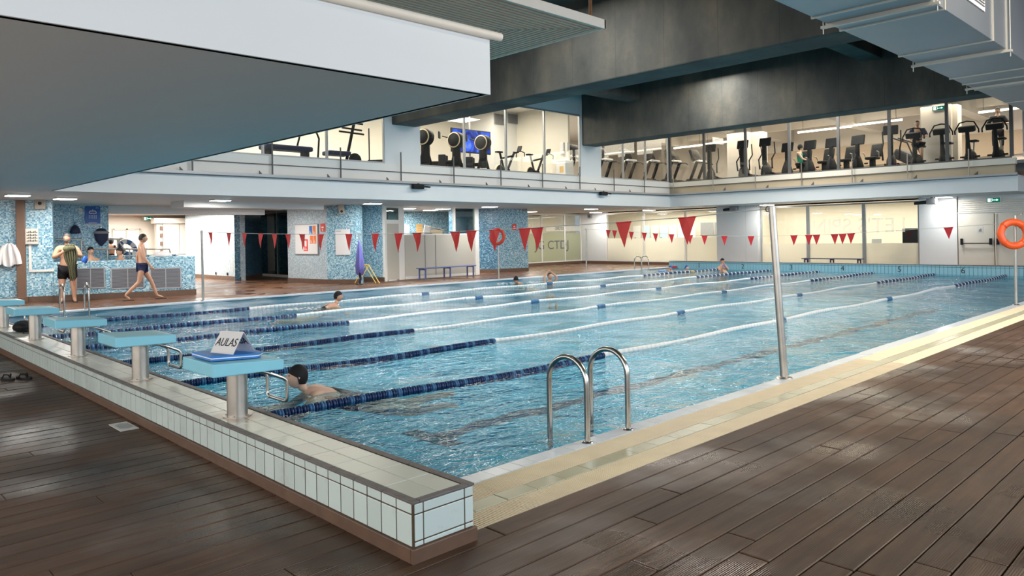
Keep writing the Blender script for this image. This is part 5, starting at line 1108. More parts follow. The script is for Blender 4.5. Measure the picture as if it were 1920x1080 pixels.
def head_bm(bm, Mx, s=1.0):
    """head facing local +X, centre at origin: jaw, brow, nose, eye sockets, ears"""
    n, m = 22, 16; vv = []
    for i in range(m + 1):
        th = PI * i / m
        for k in range(n):
            a = 2 * PI * k / n; x, y, z = math.sin(th) * math.cos(a), math.sin(th) * math.sin(a), math.cos(th)
            px, py, pz = x * 0.098, y * 0.077, z * 0.118
            if z < 0: px *= 1 - 0.10 * z * z; py *= 1 - 0.34 * z * z            # narrower jaw
            if x > 0.2:
                f = (x - 0.2) / 0.8
                px += 0.028 * math.exp(-((y / 0.16) ** 2) - (((z + 0.16) / 0.20) ** 2)) * f      # nose
                px += 0.010 * math.exp(-((y / 0.25) ** 2) - (((z + 0.48) / 0.12) ** 2)) * f      # lips
                px += 0.014 * math.exp(-((y / 0.30) ** 2) - (((z + 0.85) / 0.22) ** 2))          # chin
                px -= 0.010 * math.exp(-(((abs(y) - 0.34) / 0.16) ** 2) - (((z - 0.04) / 0.12) ** 2)) * f   # sockets
            py += 0.012 * (1 if y > 0 else -1) * math.exp(-(((x + 0.05) / 0.14) ** 2) - (((z + 0.05) / 0.22) ** 2)) * (abs(y) > 0.7)   # ears
            vv.append(bm.verts.new(Mx @ Vector((px * s, py * s, pz * s))))
    for i in range(m):
        for k in range(n):
            try: f = bm.faces.new([vv[i * n + k], vv[(i + 1) * n + k], vv[(i + 1) * n + (k + 1) % n], vv[i * n + (k + 1) % n]]); f.smooth = True
            except ValueError: pass
def cap_mesh(Mx, mat, s=1.0, low=-0.05, back=-0.35, bulge=1.06):
    """swim cap or short hair: shell over the skull, open at the face"""
    v = MB(); n, m = 22, 9; vv = []
    for i in range(m + 1):
        for k in range(n):
            a = 2 * PI * k / n; lim = PI * (0.5 - 0.02 + (0.16 if math.cos(a) < 0 else -0.10 * math.cos(a)) - low * 0.3 * 1); th = lim * i / m
            vv.append(Mx @ Vector((math.sin(th) * math.cos(a) * 0.098 * bulge * s - 0.002, math.sin(th) * math.sin(a) * 0.077 * (bulge + .02) * s, math.cos(th) * 0.118 * bulge * s)))
    v.add(vv, [(i * n + k, (i + 1) * n + k, (i + 1) * n + (k + 1) % n, i * n + (k + 1) % n) for i in range(m) for k in range(n)], None, True); return v
ROT = lambda ax, d: Matrix.Rotation(R(d), 4, ax)
def hand_nodes(nd_, lk, key, wrist, dirv, palmn, s=1.0, curl=0.35):
    """palm and five unequal fingers growing from a wrist node"""
    d = Vector(dirv).normalized(); n = Vector(palmn); n = (n - d * n.dot(d)).normalized(); sd = d.cross(n)
    w0 = Vector(wrist); c = w0 + d * 0.05 * s; nd_[key + 'palm'] = (*c, (0.030 * s, 0.016 * s)); lk.append((key + 'wrist', key + 'palm'))
    for i, (off, ln) in enumerate(((-0.026, 0.070), (-0.009, 0.080), (0.009, 0.075), (0.026, 0.058))):
        b0 = c + d * 0.045 * s + sd * off * s; dd = d
        k1 = key + 'f%d' % i; nd_[k1 + 'a'] = (*b0, 0.0095 * s); lk.append((key + 'palm', k1 + 'a'))
        dd = (d * math.cos(curl) + n * math.sin(curl)); b1 = b0 + dd * ln * 0.5 * s; nd_[k1 + 'b'] = (*b1, 0.0085 * s); lk.append((k1 + 'a', k1 + 'b'))
        dd = (d * math.cos(curl * 2.2) + n * math.sin(curl * 2.2)); b2 = b1 + dd * ln * 0.5 * s; nd_[k1 + 'c'] = (*b2, 0.0072 * s); lk.append((k1 + 'b', k1 + 'c'))
    t0 = w0 + d * 0.025 * s - sd * 0.030 * s; t1 = t0 + (d * 0.6 - sd * 0.6 + n * 0.3).normalized() * 0.035 * s; t2 = t1 + (d * 0.9 - sd * 0.2 + n * 0.3).normalized() * 0.03 * s
    nd_[key + 'ta'] = (*t0, 0.013 * s); nd_[key + 'tb'] = (*t1, 0.010 * s); nd_[key + 'tc'] = (*t2, 0.008 * s); lk += [(key + 'palm', key + 'ta'), (key + 'ta', key + 'tb'), (key + 'tb', key + 'tc')]
def person(loc, rz, J, label, mat, head, hair=None, clothes=(), group=None, hands=True, eyes=True, s=1.0, fat=1.0, tilt=None):
    """J: joints in a local frame, +X forward, +Y left, Z up"""
    r = empty('person', loc, rz, label, 'person', group)
    SC = fat ** 1.0
    if tilt: r.rotation_euler = (tilt[0], tilt[1], rz)
    N = {}; L = []
    def node(k, rad): N[k] = (*J[k], rad)
    rads = dict(pelvis=(0.125 * fat, 0.10 * fat), waist=(0.115 * fat, 0.095 * fat), chest=(0.135 * fat, 0.105 * fat), upper=(0.12, 0.085), neck=0.056, skull=0.058,
                shL=0.062, shR=0.062, elL=0.042, elR=0.042, foL=0.041, foR=0.041, Lwrist=0.027, Rwrist=0.027, hipL=0.092, hipR=0.092, thL=0.080, thR=0.080, knL=0.056, knR=0.056, caL=0.054, caR=0.054, anL=0.035, anR=0.035, heL=0.036, heR=0.036, toL=0.028, toR=0.028)
    for k in rads:
        if not isinstance(rads[k], tuple) and k not in ('neck', 'skull', 'Lwrist', 'Rwrist'): rads[k] *= SC
    order = [k for k in rads if k in J]
    for k in order: node(k, rads[k])
    edges = [('pelvis', 'waist'), ('waist', 'chest'), ('chest', 'upper'), ('upper', 'neck'), ('neck', 'skull')]
    for S in 'LR':
        edges += [('upper', 'sh' + S), ('sh' + S, 'el' + S), ('el' + S, 'fo' + S), ('fo' + S, S + 'wrist'), ('pelvis', 'hip' + S), ('hip' + S, 'th' + S), ('th' + S, 'kn' + S), ('kn' + S, 'ca' + S), ('ca' + S, 'an' + S), ('an' + S, 'to' + S)]
    L = [(a, b_) for a, b_ in edges if a in N and b_ in N]
    if hands:
        for S in 'LR':
            if S + 'wrist' in N:
                el = Vector(J['fo' + S] if 'fo' + S in J else J['el' + S]); wv = Vector(J[S + 'wrist']); hand_nodes(N, L, S, wv, wv - el, J.get('palm' + S, (0, -1 if S == 'L' else 1, -0.2)), s * 1.0)
    body = skin_mesh(N, L, 1)
    bm = bmesh.new(); bm.from_mesh(body); Hm = head; head_bm(bm, Hm, s)
    bm.to_mesh(body); bm.free(); body.name = 'body'; body.materials.clear(); body.materials.append(mat)
    o = bpy.data.objects.new('body', body); COL.objects.link(o); o.parent = r
    if eyes:
        for S in (-1, 1): v = MB(); v.sphere((0.083 * s, S * 0.028 * s, 0.008 * s), 0.0095 * s, None, 8, 6); v.v = [tuple(Hm @ Vector(q)) for q in v.v]; v.build('eye', M['ink'], o)
        v = MB(); v.sphere((0.098 * s, 0, -0.056 * s), (0.006 * s, 0.022 * s, 0.007 * s), None, 8, 5); v.v = [tuple(Hm @ Vector(q)) for q in v.v]; v.build('mouth', M['skind'] if mat is not M['skind'] else M['redd'], o)
    if hair: cap_mesh(Hm, None, s, *hair[2:]).build(hair[1], M[hair[0]], r)
    for nm, mt, keys, grow, *ov in clothes:
        NN = {k: (*N[k][:3], (tuple(q + grow for q in N[k][3]) if isinstance(N[k][3], tuple) else N[k][3] + grow)) for k in keys if k in N}
        if ov: NN.update(ov[0])
        LL = [(a, b_) for a, b_ in L + (ov[1] if len(ov) > 1 else []) if a in NN and b_ in NN]
        me = skin_mesh(NN, LL, 1); me.name = nm; me.materials.clear(); me.materials.append(M[mt]); c = bpy.data.objects.new(nm, me); COL.objects.link(c); c.parent = r
    return r
def lerp(a, b_, t): return tuple(a[i] + (b_[i] - a[i]) * t for i in range(3))
def std(h=1.78, **ov):
    k = h / 1.78
    J = dict(pelvis=(0, 0, .95), waist=(0.01, 0, 1.08), chest=(0.0, 0, 1.26), upper=(-.01, 0, 1.42), neck=(0, 0, 1.51), skull=(0.01, 0, 1.60),
             shL=(-.01, .18, 1.43), shR=(-.01, -.18, 1.43), elL=(-.03, .25, 1.14), elR=(-.03, -.25, 1.14), Lwrist=(.04, .27, .88), Rwrist=(.04, -.27, .88),
             hipL=(0, .09, .90), hipR=(0, -.09, .90), knL=(.02, .11, .50), knR=(.02, -.11, .50), anL=(-.02, .12, .09), anR=(-.02, -.12, .09), toL=(.13, .14, .03), toR=(.13, -.14, .03))
    J.update(ov)
    for S in 'LR':
        J['fo' + S] = lerp(J['el' + S], J[S + 'wrist'], .3)
        if 'kn' + S in J and J['kn' + S]: J['th' + S] = lerp(J['hip' + S], J['kn' + S], .5)
        if J.get('an' + S) and J.get('kn' + S): J['ca' + S] = lerp(J['kn' + S], J['an' + S], .3)
    return {a: (tuple(c * k for c in b_) if not a.startswith('palm') else b_) for a, b_ in J.items() if b_}
def Hd(x, y, z, yaw=0, pitch=0, roll=0): return Matrix.Translation((x, y, z)) @ ROT('Z', yaw) @ ROT('Y', pitch) @ ROT('X', roll)
toward = lambda loc: math.atan2(-loc[1], -loc[0])           # heading from loc to the camera

# 1 standing man drying himself with an olive towel
mp_ = (5.02, 21.60, 0)
J = std(1.74, shL=(-.01, .20, 1.43), shR=(-.01, -.20, 1.43), waist=(.05, 0, 1.08), elL=(.12, .32, 1.20), elR=(.10, -.31, 1.18), Lwrist=(.27, .08, 1.33), Rwrist=(.27, -.05, 1.36), toL=(.12, .17, .03), toR=(.12, -.17, .03), anL=(-.02, .15, .09), anR=(-.02, -.15, .09), knL=(.02, .13, .50), knR=(.02, -.13, .50), palmL=(0, -1, 0), palmR=(0, 1, 0))
man = person(mp_, toward(mp_), J, 'bearded man in black shorts standing by the tub drying himself with olive towel', M['skin'], Hd(.02, 0, 1.655, -18), ('greyhair', 'hair', 0.05, 0, 1.04), [('shorts', 'black', ('pelvis', 'hipL', 'hipR', 'thL', 'thR'), 0.025, {'qL': (.02, .13, .58, .115), 'qR': (.02, -.13, .58, .115)}, [('thL', 'qL'), ('thR', 'qR')])], fat=1.36)
v = MB(); v.sphere((0.075, 0, -0.07), (0.035, 0.05, 0.045), None, 12, 8); v.v = [tuple(Hd(.02, 0, 1.655, -18) @ Vector(q)) for q in v.v]; v.build('beard', M['greyhair'], man)
for sy in (-1, 1): MB().prism([(-.06, sy * .15 - .045), (.17, sy * .17 - .05), (.19, sy * .17 + .05), (-.06, sy * .15 + .045)], 0.002, 0.024).build('sandal', M['ink'], man)
tw = empty('towel', (mp_[0], mp_[1], 0), toward(mp_), 'olive towel held bunched at the chest of the standing man', 'towel')
v = MB(); NU, NV = 22, 26; vv = []
for j in range(NV + 1):
    t = j / NV
    for i in range(NU + 1):
        u = i / NU - 0.5; wd = 0.20 + 0.16 * math.sin(PI * min(1, t * 1.5)) - 0.05 * t
        vv.append((0.30 + 0.035 * math.sin(i * 1.6 + 2 * t) + 0.04 * math.sin(3 * t) - 0.05 * t - abs(u) * 0.12, 0.06 - u * wd * 0.85 + 0.06 * t, 1.50 - 0.90 * t + 0.04 * math.sin(i * .9) * t))
v.add(vv, [(j * (NU + 1) + i, (j + 1) * (NU + 1) + i, (j + 1) * (NU + 1) + i + 1, j * (NU + 1) + i + 1) for j in range(NV) for i in range(NU)], None, True); tb = v.build('cloth', M['olive'], tw)
md = tb.modifiers.new('thick', 'SOLIDIFY'); md.thickness = 0.012
v = MB(); v.sphere((0.30, 0.04, 1.38), (0.07, 0.14, 0.08)); v.v = [(a + .012 * math.sin(40 * b_), b_, c + .015 * math.sin(35 * a + 25 * b_)) for a, b_, c in v.v]; v.build('bunched_part', M['olive'], tw)
bc = tag(empty('rubber_cap', (mp_[0] + 0.30, mp_[1] - 0.42, 1.10)), 'blue swim cap held at the elbow of the standing man', 'swim cap')
v = MB(); v.lathe([(0, .12), (.06, .10), (.095, .02), (.10, -.06), (.09, -.10)], (0, 0, 0), 16, None, Matrix.Diagonal((.7, .45, .8, 1)) @ ROT('Y', 25)); v.build('cap_shell', M['bluecap'], bc)
# 2 man walking past the tub (blurred in the photo, built at rest in mid-stride)
wp = (6.55, 20.75, 0)
J = std(1.72, pelvis=(0, 0, .92), anL=(.36, .08, .10), toL=(.52, .09, .04), knL=(.22, .09, .50), anR=(-.42, -.08, .15), toR=(-.30, -.09, .03), knR=(-.08, -.09, .49), elL=(-.12, .24, 1.16), Lwrist=(-.10, .27, .90), elR=(.05, -.25, 1.15), Rwrist=(.20, -.24, .93))
wk = person(wp, R(-17), J, 'person in blue trunks walking past the mosaic hot tub in sandals', M['skin'], Hd(.03, 0, 1.62), ('hair', 'hair', 0.1), [('trunks', 'trunk', ('pelvis', 'hipL', 'hipR', 'thL', 'thR'), 0.018)])
for (x_, y_, z_, dz) in ((.40, .085, .03, 0), (-.36, -.085, .05, 0.0)): MB().prism([(x_ - .10, y_ - .045), (x_ + .15, y_ - .05), (x_ + .17, y_), (x_ + .15, y_ + .05), (x_ - .10, y_ + .045)], 0.002, 0.022).build('sandal', M['ink'], wk)
# hot tub
TB0, TB1 = Vector((S1.x, S1.y)), A1; td = (TB1 - TB0).normalized(); tn = Vector((-td.y, td.x))
tub = tag(empty('hot_tub', (TB0.x, TB0.y, 0), math.atan2(td.y, td.x)), 'raised blue mosaic hot tub with three dark grilles in its front', 'hot tub'); TLn = (TB1 - TB0).length
v = MB(); v.bbox((0, 0, 0.14), (TLn, 0.32, 1.03), 0.02); v.bbox((TLn - 0.32, 0.3, 0.14), (TLn, 3.2, 1.10), 0.02); v.bbox((0, 2.9, 0.14), (TLn, 3.2, 1.12), .02); v.bbox((0, 0.3, 0.14), (0.2, 3.2, 1.03), .01); v.bbox((TLn - 1.6, 0.0, 1.02), (TLn, 0.32, 1.10), 0.02); v.build('tub_wall', M['mos'], tub)
MB().box((0.1, 0.2, 0.5), (TLn - 0.2, 3.0, 0.99)).build('tub_water', M['tubwater'], tub)
v = MB(); v.box((0.02, -0.02, 0.0), (TLn + .02, 0.02, 0.15)); v.box((TLn, -.02, 0), (TLn + .02, 3.2, .15)); v.box((0.0, 0.0, 0), (TLn, 3.2, 0.14)); v.build('plinth', M['skirt'], tub)
WT = ((TB0.x, TB0.y), (TB1.x, TB1.y))
for xl, xr_ in ((142, 197), (207.5, 271), (281, 340)):
    a, b_ = dist_on(*WT, xl, 520), dist_on(*WT, xr_, 520); zt, zb = zon(*WT, (xl + xr_) / 2, 502), zon(*WT, (xl + xr_) / 2, 541)
    g = MB().box((a, -0.004, zb), (b_, 0.004, zt)).build('grille', M['grille'], tub)
    v = MB()
    for x0_, x1_, z0_, z1_ in ((a, a + .03, zb, zt), (b_ - .03, b_, zb, zt), (a, b_, zb, zb + .03), (a, b_, zt - .03, zt), ((a + b_) / 2 - .01, (a + b_) / 2 + .01, zb, zt)): v.box((x0_, -0.02, z0_), (x1_, 0, z1_))
    v.build('grille_frame', M['alu'], g)
    v = MB(); k = zb + 0.05
    while k < zt - .04: v.box((a + .03, -0.012, k), (b_ - .03, -0.004, k + .014)); k += 0.036
    v.build('louvres', M['mgrey'], g)
# railings by the tub
def rail(pts, lab, posts=()):
    r = tag(empty('handrail', tuple(pts[0])), lab, 'handrail'); o_ = Vector(pts[0])
    MB().tube([tuple(Vector(p_) - o_) for p_ in pts], 0.028, 10).build('top_rail', M['steel2'], r)
    for p_ in posts: MB().tube([tuple(Vector((p_[0], p_[1], p_[3])) - o_), tuple(Vector(p_[:3]) - o_)], 0.022, 8).build('post', M['steel2'], r)
q = lambda px, py, Y_: tuple(P(px, py, Y=Y_))
ra = [q(104, 449, 24.6), q(152, 449, 24.6), q(161, 467, 24.6), q(318, 467, 24.6), q(320, 474, 24.6)]
rail(ra, 'long steel handrail behind the hot tub stepping down to the right', [(*ra[1], .9)] + [(*q(px, 467, 24.6), .9) for px in (165, 201, 243, 274, 318)])
rb = [q(202, 448.5, 24.95), q(220, 448.5, 24.95), q(236, 472, 24.95)]
rail(rb, 'short slanting steel handrail above the bathers in the tub', [(*rb[1], .9)])
# white towel on the tub edge
tt_ = tag(empty('folded_towel', (7.45, 21.86, 1.10)), 'crumpled white towel lying on the tub edge at its right end', 'towel')
v = MB(); v.sphere((0, 0, 0.02), (0.26, 0.16, 0.15), None, 20, 10); v.v = [(a + .012 * math.sin(30 * b_), b_, max(0.001, c + .02 * math.sin(22 * a + 9 * b_))) for a, b_, c in v.v]; v.build('cloth', M['towel'], tt_)
v = MB(); v.sphere((-.2, .02, 0.0), (0.16, 0.10, 0.06), None, 14, 8); v.v = [(a, b_, max(0.001, c)) for a, b_, c in v.v]; v.build('fold', M['towel'], tt_)
# bathers: torso mostly under water
def bather(loc, rz, lab, skin, hair, yaw=0, pitch=0, depth=0.0, s=1.0, arms='down', grp=None, hh=0.0):
    J = dict(pelvis=(0, 0, -.55), waist=(0, 0, -.42), chest=(0, 0, -.26), upper=(0, 0, -.12), neck=(0, 0, -.02), skull=(.01, 0, .07), shL=(0, .17, -.12), shR=(0, -.17, -.12),
             hipL=(.03, .09, -.60), hipR=(.03, -.09, -.60), knL=(.30, .11, -.72), knR=(.30, -.11, -.72), anL=(.25, .12, -1.05), anR=(.25, -.12, -1.05))
    if arms == 'down': J.update(elL=(.10, .26, -.36), Lwrist=(.28, .22, -.42), elR=(.10, -.26, -.36), Rwrist=(.28, -.22, -.42))
    elif arms == 'face': J.update(elL=(.22, .16, -.20), Lwrist=(.15, .05, .0), elR=(.22, -.16, -.24), Rwrist=(.17, -.05, .02))
    elif arms == 'up': J.update(elL=(.08, .22, .10), Lwrist=(.0, .07, .26), elR=(.02, -.22, .10), Rwrist=(-.02, -.07, .27))
    elif arms == 'front': J.update(elL=(.20, .20, -.20), Lwrist=(.42, .12, -.06), elR=(.20, -.20, -.20), Rwrist=(.42, -.10, -.06))
    for S in 'LR': J['fo' + S] = lerp(J['el' + S], J[S + 'wrist'], .3); J['th' + S] = lerp(J['hip' + S], J['kn' + S], .5); J['ca' + S] = lerp(J['kn' + S], J['an' + S], .3)
    J = {a: tuple(c * s for c in b_) for a, b_ in J.items()}
    return person(loc, rz, J, lab, M[skin], Hd(.02, 0, .13 * s, yaw, pitch), hair, (), grp, s=s)
bather((5.95, 23.1, 1.17), toward((6, 23, 0)), 'left bather in black cap sitting in the hot tub', 'skin', ('black', 'swim_cap'), 20)
bather((6.58, 22.62, 1.13), toward((6, 22.6, 0)) - R(60), 'right bather with dark hair and beard seen sideways in the hot tub', 'skin', ('hair', 'hair'), 0)
# two dark-haired people and a floating ring behind the tub
def bystander(px, py, Y_, yaw, lab, hr, s=1.0, h=1.70):
    hp = P(px, py, Y=Y_); z0 = hp.z - 1.60 * h / 1.70
    J = std(h); person((hp.x, Y_, 0), toward((hp.x, Y_, 0)) + yaw, J, lab, M['skin'], Hd(.02, 0, 1.655 * h / 1.78), hr, [('dark_suit', 'black', ('pelvis', 'waist', 'chest', 'hipL', 'hipR'), 0.012)], hands=False)
bystander(208, 447, 30.0, R(170), 'dark-haired person at left standing in the bright room behind tub', ('hair', 'hair', -.6, 0, 1.15))
bystander(226, 445, 30.3, R(100), 'dark-haired person beside the blue and white swim ring', ('hair', 'hair', -.6, 0, 1.2))
sr_ = tag(empty('swim_ring', tuple(P(240, 465, Y=27.5))), 'blue and white inflatable seen behind the hot tub railing', 'swim ring'); sr_.rotation_euler = (R(60), 0, R(20))
for k in range(8):
    a0 = 2 * PI * k / 8; MB().tube([(0.26 * math.cos(a0 + t * PI / 16), 0.26 * math.sin(a0 + t * PI / 16), 0) for t in range(5)], 0.09, 10).build('segment', M['floatl'] if k % 2 else M['floatw'], sr_)
# small wall hat near the rail
hp = P(190, 440, Y=25.0); ht = tag(empty('brimmed_hat', tuple(hp)), 'navy and grey hat hanging at the right end of shower wall', 'cap'); v = MB(); v.lathe([(0, .2), (.12, .17), (.2, .02), (.16, -.18), (.03, -.34), (0, -.36)], (0, 0, 0), 16, None, Matrix.Diagonal((1, .5, 1, 1))); v.build('crown', M['navy'], ht); v = MB(); v.lathe([(.17, .05), (.24, .0), (.2, -.03)], (0, 0, .06), 18, None, Matrix.Diagonal((1, .6, 1, 1))); v.build('brim', M['mgrey'], ht); MB().box((-.02, 0.02, .1), (.02, .12, .24)).build('hook', M['steel2'], ht)

# swimmers in the pool
def swimmer(loc, rz, lab, skin, cap, headM, arms, suit='black', s=1.0, z=0.0):
    """prone body just below the surface, +X is the swimming direction"""
    J = dict(pelvis=(-.62, 0, -.20), waist=(-.46, 0, -.17), chest=(-.27, 0, -.11), upper=(-.10, 0, -.05), neck=(-.02, 0, .0), skull=(.05, 0, .07),
             shL=(-.10, .17, -.07), shR=(-.10, -.17, -.07), hipL=(-.68, .09, -.22), hipR=(-.68, -.09, -.22), knL=(-1.05, .16, -.32), knR=(-1.08, -.14, -.30), anL=(-1.45, .14, -.30), anR=(-1.50, -.12, -.24), toL=(-1.62, .13, -.32), toR=(-1.68, -.12, -.24))
    J.update(arms)
    for S in 'LR': J['fo' + S] = lerp(J['el' + S], J[S + 'wrist'], .3); J['th' + S] = lerp(J['hip' + S], J['kn' + S], .5); J['ca' + S] = lerp(J['kn' + S], J['an' + S], .3)
    r = person(loc, rz, J, lab, M[skin], headM, cap, [('swimsuit', suit, ('pelvis', 'waist', 'chest', 'hipL', 'hipR', 'upper'), 0.010)])
    return r
breast = dict(elL=(.10, .30, -.22), Lwrist=(.32, .20, -.20), elR=(.10, -.30, -.22), Rwrist=(.32, -.20, -.20))
def foam(loc, n, sx, sy, lab):
    o = empty('splash', loc, 0, lab, 'splash'); v = MB()
    for k in range(n): a = rnd.uniform(0, 2 * PI); q_ = rnd.random() ** .5; v.sphere((sx * q_ * math.cos(a), sy * q_ * math.sin(a), rnd.uniform(-.01, .02)), (rnd.uniform(.02, .07), rnd.uniform(.01, .03), .008), None, 6, 4)
    v.build('foam', M['floatw'], o, stuff=True)
sw = swimmer((3.70, 6.90, 0.0), R(180 - 20), 'swimmer in black cap and suit nearing the nearest starting block', 'skinp', ('black', 'swim_cap', -0.1, 0, 1.08), Hd(.06, 0, .13, 0, -8), breast)
s2 = swimmer((8.95, 15.1, 0.02), R(5), 'swimmer with black cap doing breaststroke before the lifebuoy lane', 'skin', ('black', 'swim_cap', 0, 0, 1.08), Hd(.06, 0, .17, -50, 0), breast)
s3 = swimmer((16.85, 17.2, -0.02), R(200), 'dark-capped swimmer low in the water near the left pool edge', 'skin', ('black', 'swim_cap', -.2, 0, 1.08), Hd(.06, 0, .11, 30, 20), breast)
s4 = bather((18.05, 16.85, 0.02), toward((18, 16.8, 0)) + R(20), 'dark-haired swimmer with both arms raised to the head', 'skin', ('hair', 'hair', .4), 20, 0, arms='up')
foam((16.6, 17.4, -.03), 40, .5, .3, 'splash around the dark-capped swimmer at the left edge'); foam((8.2, 15.1, -.03), 30, .7, .2, 'splash trailing the breaststroke swimmer'); foam((17.7, 17.0, -.03), 40, .5, .25, 'splash beside the swimmer with raised arms')
k1 = bather((25.9, 17.35, -0.03), toward((25.9, 17.3, 0)) + R(-50), 'child in bright blue swim cap at far wall leftmost of the group', 'skinp', ('bluecap', 'swim_cap', .2, 0, 1.1), 0, 15, arms='face', s=.85)
k2 = bather((26.1, 16.75, -0.03), toward((26.1, 16.7, 0)) + R(60), 'child in blue cap and goggles beside yellow float at far wall', 'skinp', ('bluecap', 'swim_cap', .2, 0, 1.08), 0, 0, arms='front', s=.9)
ad_ = bather((26.5, 15.35, 0.24), toward((26.5, 15.3, 0)) + R(20), 'adult in dark cap standing in the water at the far lane rope, hands at face', 'skin', ('black', 'swim_cap', .1), 10, 10, arms='face')
k3 = bather((26.2, 15.10, 0.02), toward((26.2, 15.1, 0)) + R(-30), 'child in purple cap in front of the standing adult', 'skin', ('purple', 'swim_cap', .2, 0, 1.08), 0, 10, arms='face', s=.85)
for loc, m_, lab in (((25.6, 17.55, -.03), 'boardb', 'blue float in front of the child in bright blue cap'), ((25.75, 16.35, -.03), 'yellow', 'yellow float before the child in goggles')):
    o = empty('float_board', loc, R(30), lab, 'float'); MB().prism(kb_outline(0), 0, 0.03).build('foam_board', M[m_], o); MB().prism(kb_outline(.03), 0.03, 0.036).build('top_layer', M['floatw'] if m_ == 'boardb' else M['wood'], o)

# ================================================================== GYM
def black_tube(pts, r_, nm, par, mat='black', n=8): return MB().tube(pts, r_, n).build(nm, M[mat], par)
def treadmill():
    r = empty('treadmill')       # +X is the running direction (towards the console)
    MB().bbox((-0.95, -0.36, 0.10), (0.72, 0.36, 0.22), .03).build('deck', M['black'], r); MB().bbox((0.55, -0.36, 0.10), (1.05, 0.36, 0.40), .07).build('motor_cover', M['dgrey'], r); MB().box((-0.9, -.26, .22), (.55, .26, .225)).build('belt', M['ink'], r)
    for s in (-1, 1):
        MB().bbox((-.06, -.05, 0), (.06, .05, 1.05), .02, None, Matrix.Translation((.85, s * .32, .22)) @ ROT('Y', -24)).build('upright', M['black'], r)
        black_tube([(.45, s * .33, 1.13), (.10, s * .33, 1.10), (.0, s * .33, 1.02)], .03, 'handrail', r, 'dgrey')
    MB().bbox((-.10, -.34, -.05), (.22, .34, .06), .03, None, Matrix.Translation((.42, 0, 1.17)) @ ROT('Y', 15)).build('console', M['lgrey'], r)
    MB().bbox((-.03, -.34, 0), (.13, .34, .60), .07, None, Matrix.Translation((.56, 0, 1.24)) @ ROT('Y', 24)).build('display', M['black'], r); MB().sphere((.72, 0, 1.45), (.16, .33, .30), None, 16, 10).build('display_hood', M['dgrey'], r)
    return r
def elliptical():
    r = empty('elliptical_trainer')       # faces -X: screen back towards the pool
    MB().lathe([(0, .05), (.24, .06), (.27, .25), (.25, .45), (.16, .62), (.09, .72), (0, .74)], (0.1, 0, 0), 20, None, Matrix.Diagonal((1.3, .62, 1, 1))).build('flywheel_cover', M['dgrey'], r)
    MB().bbox((-.07, -.09, .6), (.07, .09, 1.45), .04).build('mast', M['black'], r)
    MB().bbox((-.035, -.26, 0), (.035, .26, .36), .03, None, Matrix.Translation((0.02, 0, 1.38)) @ ROT('Y', 12)).build('screen', M['black'], r)
    for s in (-1, 1): black_tube([(.1, s * .28, .45), (.05, s * .30, .85), (.30, s * .30, 1.10), (.22, s * .31, 1.55)], [.035, .03, .026, .022], 'swing_arm', r); MB().bbox((.3, s * .22 - .08, .22), (.75, s * .22 + .08, .28), .02).build('pedal', M['black'], r); black_tube([(.1, s * .22, .30), (1.15, s * .22, .20)], .035, 'pedal_arm', r, 'dgrey')
    MB().bbox((-.2, -.33, 0.0), (1.3, .33, .08), .02).build('base_frame', M['black'], r); return r
def recumbent():
    r = empty('recumbent_bike')
    MB().lathe([(0, .0), (.22, .05), (.24, .3), (.15, .55), (.08, .72), (0, .73)], (0, 0, 0), 18, None, Matrix.Diagonal((1.3, .6, 1, 1))).build('drive_cover', M['black'], r); MB().bbox((-.06, -.07, .6), (.06, .07, 1.12), .03).build('mast', M['black'], r)
    MB().bbox((-.035, -.27, 0), (.035, .27, .38), .03, None, Matrix.Translation((0, 0, 1.06)) @ ROT('Y', 12)).build('screen', M['black'], r)
    MB().bbox((.1, -.12, .02), (1.35, .12, .12), .03).build('beam', M['dgrey'], r); MB().bbox((.75, -.22, .55), (1.15, .22, .66), .05).build('seat', M['black'], r)
    MB().bbox((-.05, -.23, 0), (.05, .23, .52), .05, None, Matrix.Translation((1.18, -.0, .66)) @ ROT('Y', 14)).build('backrest', M['dgrey'], r); MB().bbox((.85, -.08, .1), (1.05, .08, .56), .03).build('seat_post', M['black'], r)
    for s in (-1, 1): black_tube([(.12, s * .2, .35), (.12, s * .32, .35)], .03, 'pedal', r); black_tube([(.95, s * .26, .62), (.85, s * .30, .82), (.75, s * .30, .84)], .022, 'side_grip', r, 'silver')
    return r
def upright():
    r = empty('exercise_bike')
    MB().lathe([(0, .03), (.26, .05), (.30, .25), (.24, .42), (.1, .55), (0, .56)], (0.15, 0, 0), 18, None, Matrix.Diagonal((1.5, .5, 1, 1))).build('drive_cover', M['black'], r)
    black_tube([(.0, 0, .4), (-.05, 0, .8), (-.08, 0, 1.12)], [.09, .065, .06], 'mast', r, 'black', 12)
    MB().bbox((-.08, -.25, -.03), (.10, .25, .17), .03, None, Matrix.Translation((-.10, 0, 1.15)) @ ROT('Y', -20)).build('console', M['black'], r)
    black_tube([(-.12, -.36, 1.06), (-.14, -.36, 1.18), (-.12, -.22, 1.44), (-.12, 0, 1.48), (-.12, .22, 1.44), (-.14, .36, 1.18), (-.12, .36, 1.06)], .024, 'loop_handle', r)
    black_tube([(.42, 0, .4), (.52, 0, .82)], .035, 'seat_post', r, 'silver'); MB().bbox((.38, -.13, .82), (.68, .13, .90), .04).build('saddle', M['black'], r); MB().bbox((-.35, -.28, 0), (.9, .28, .06), .02).build('base_frame', M['black'], r)
    for s in (-1, 1): black_tube([(.15, s * .16, .30), (.15, s * .30, .30)], .03, 'pedal', r)
    return r
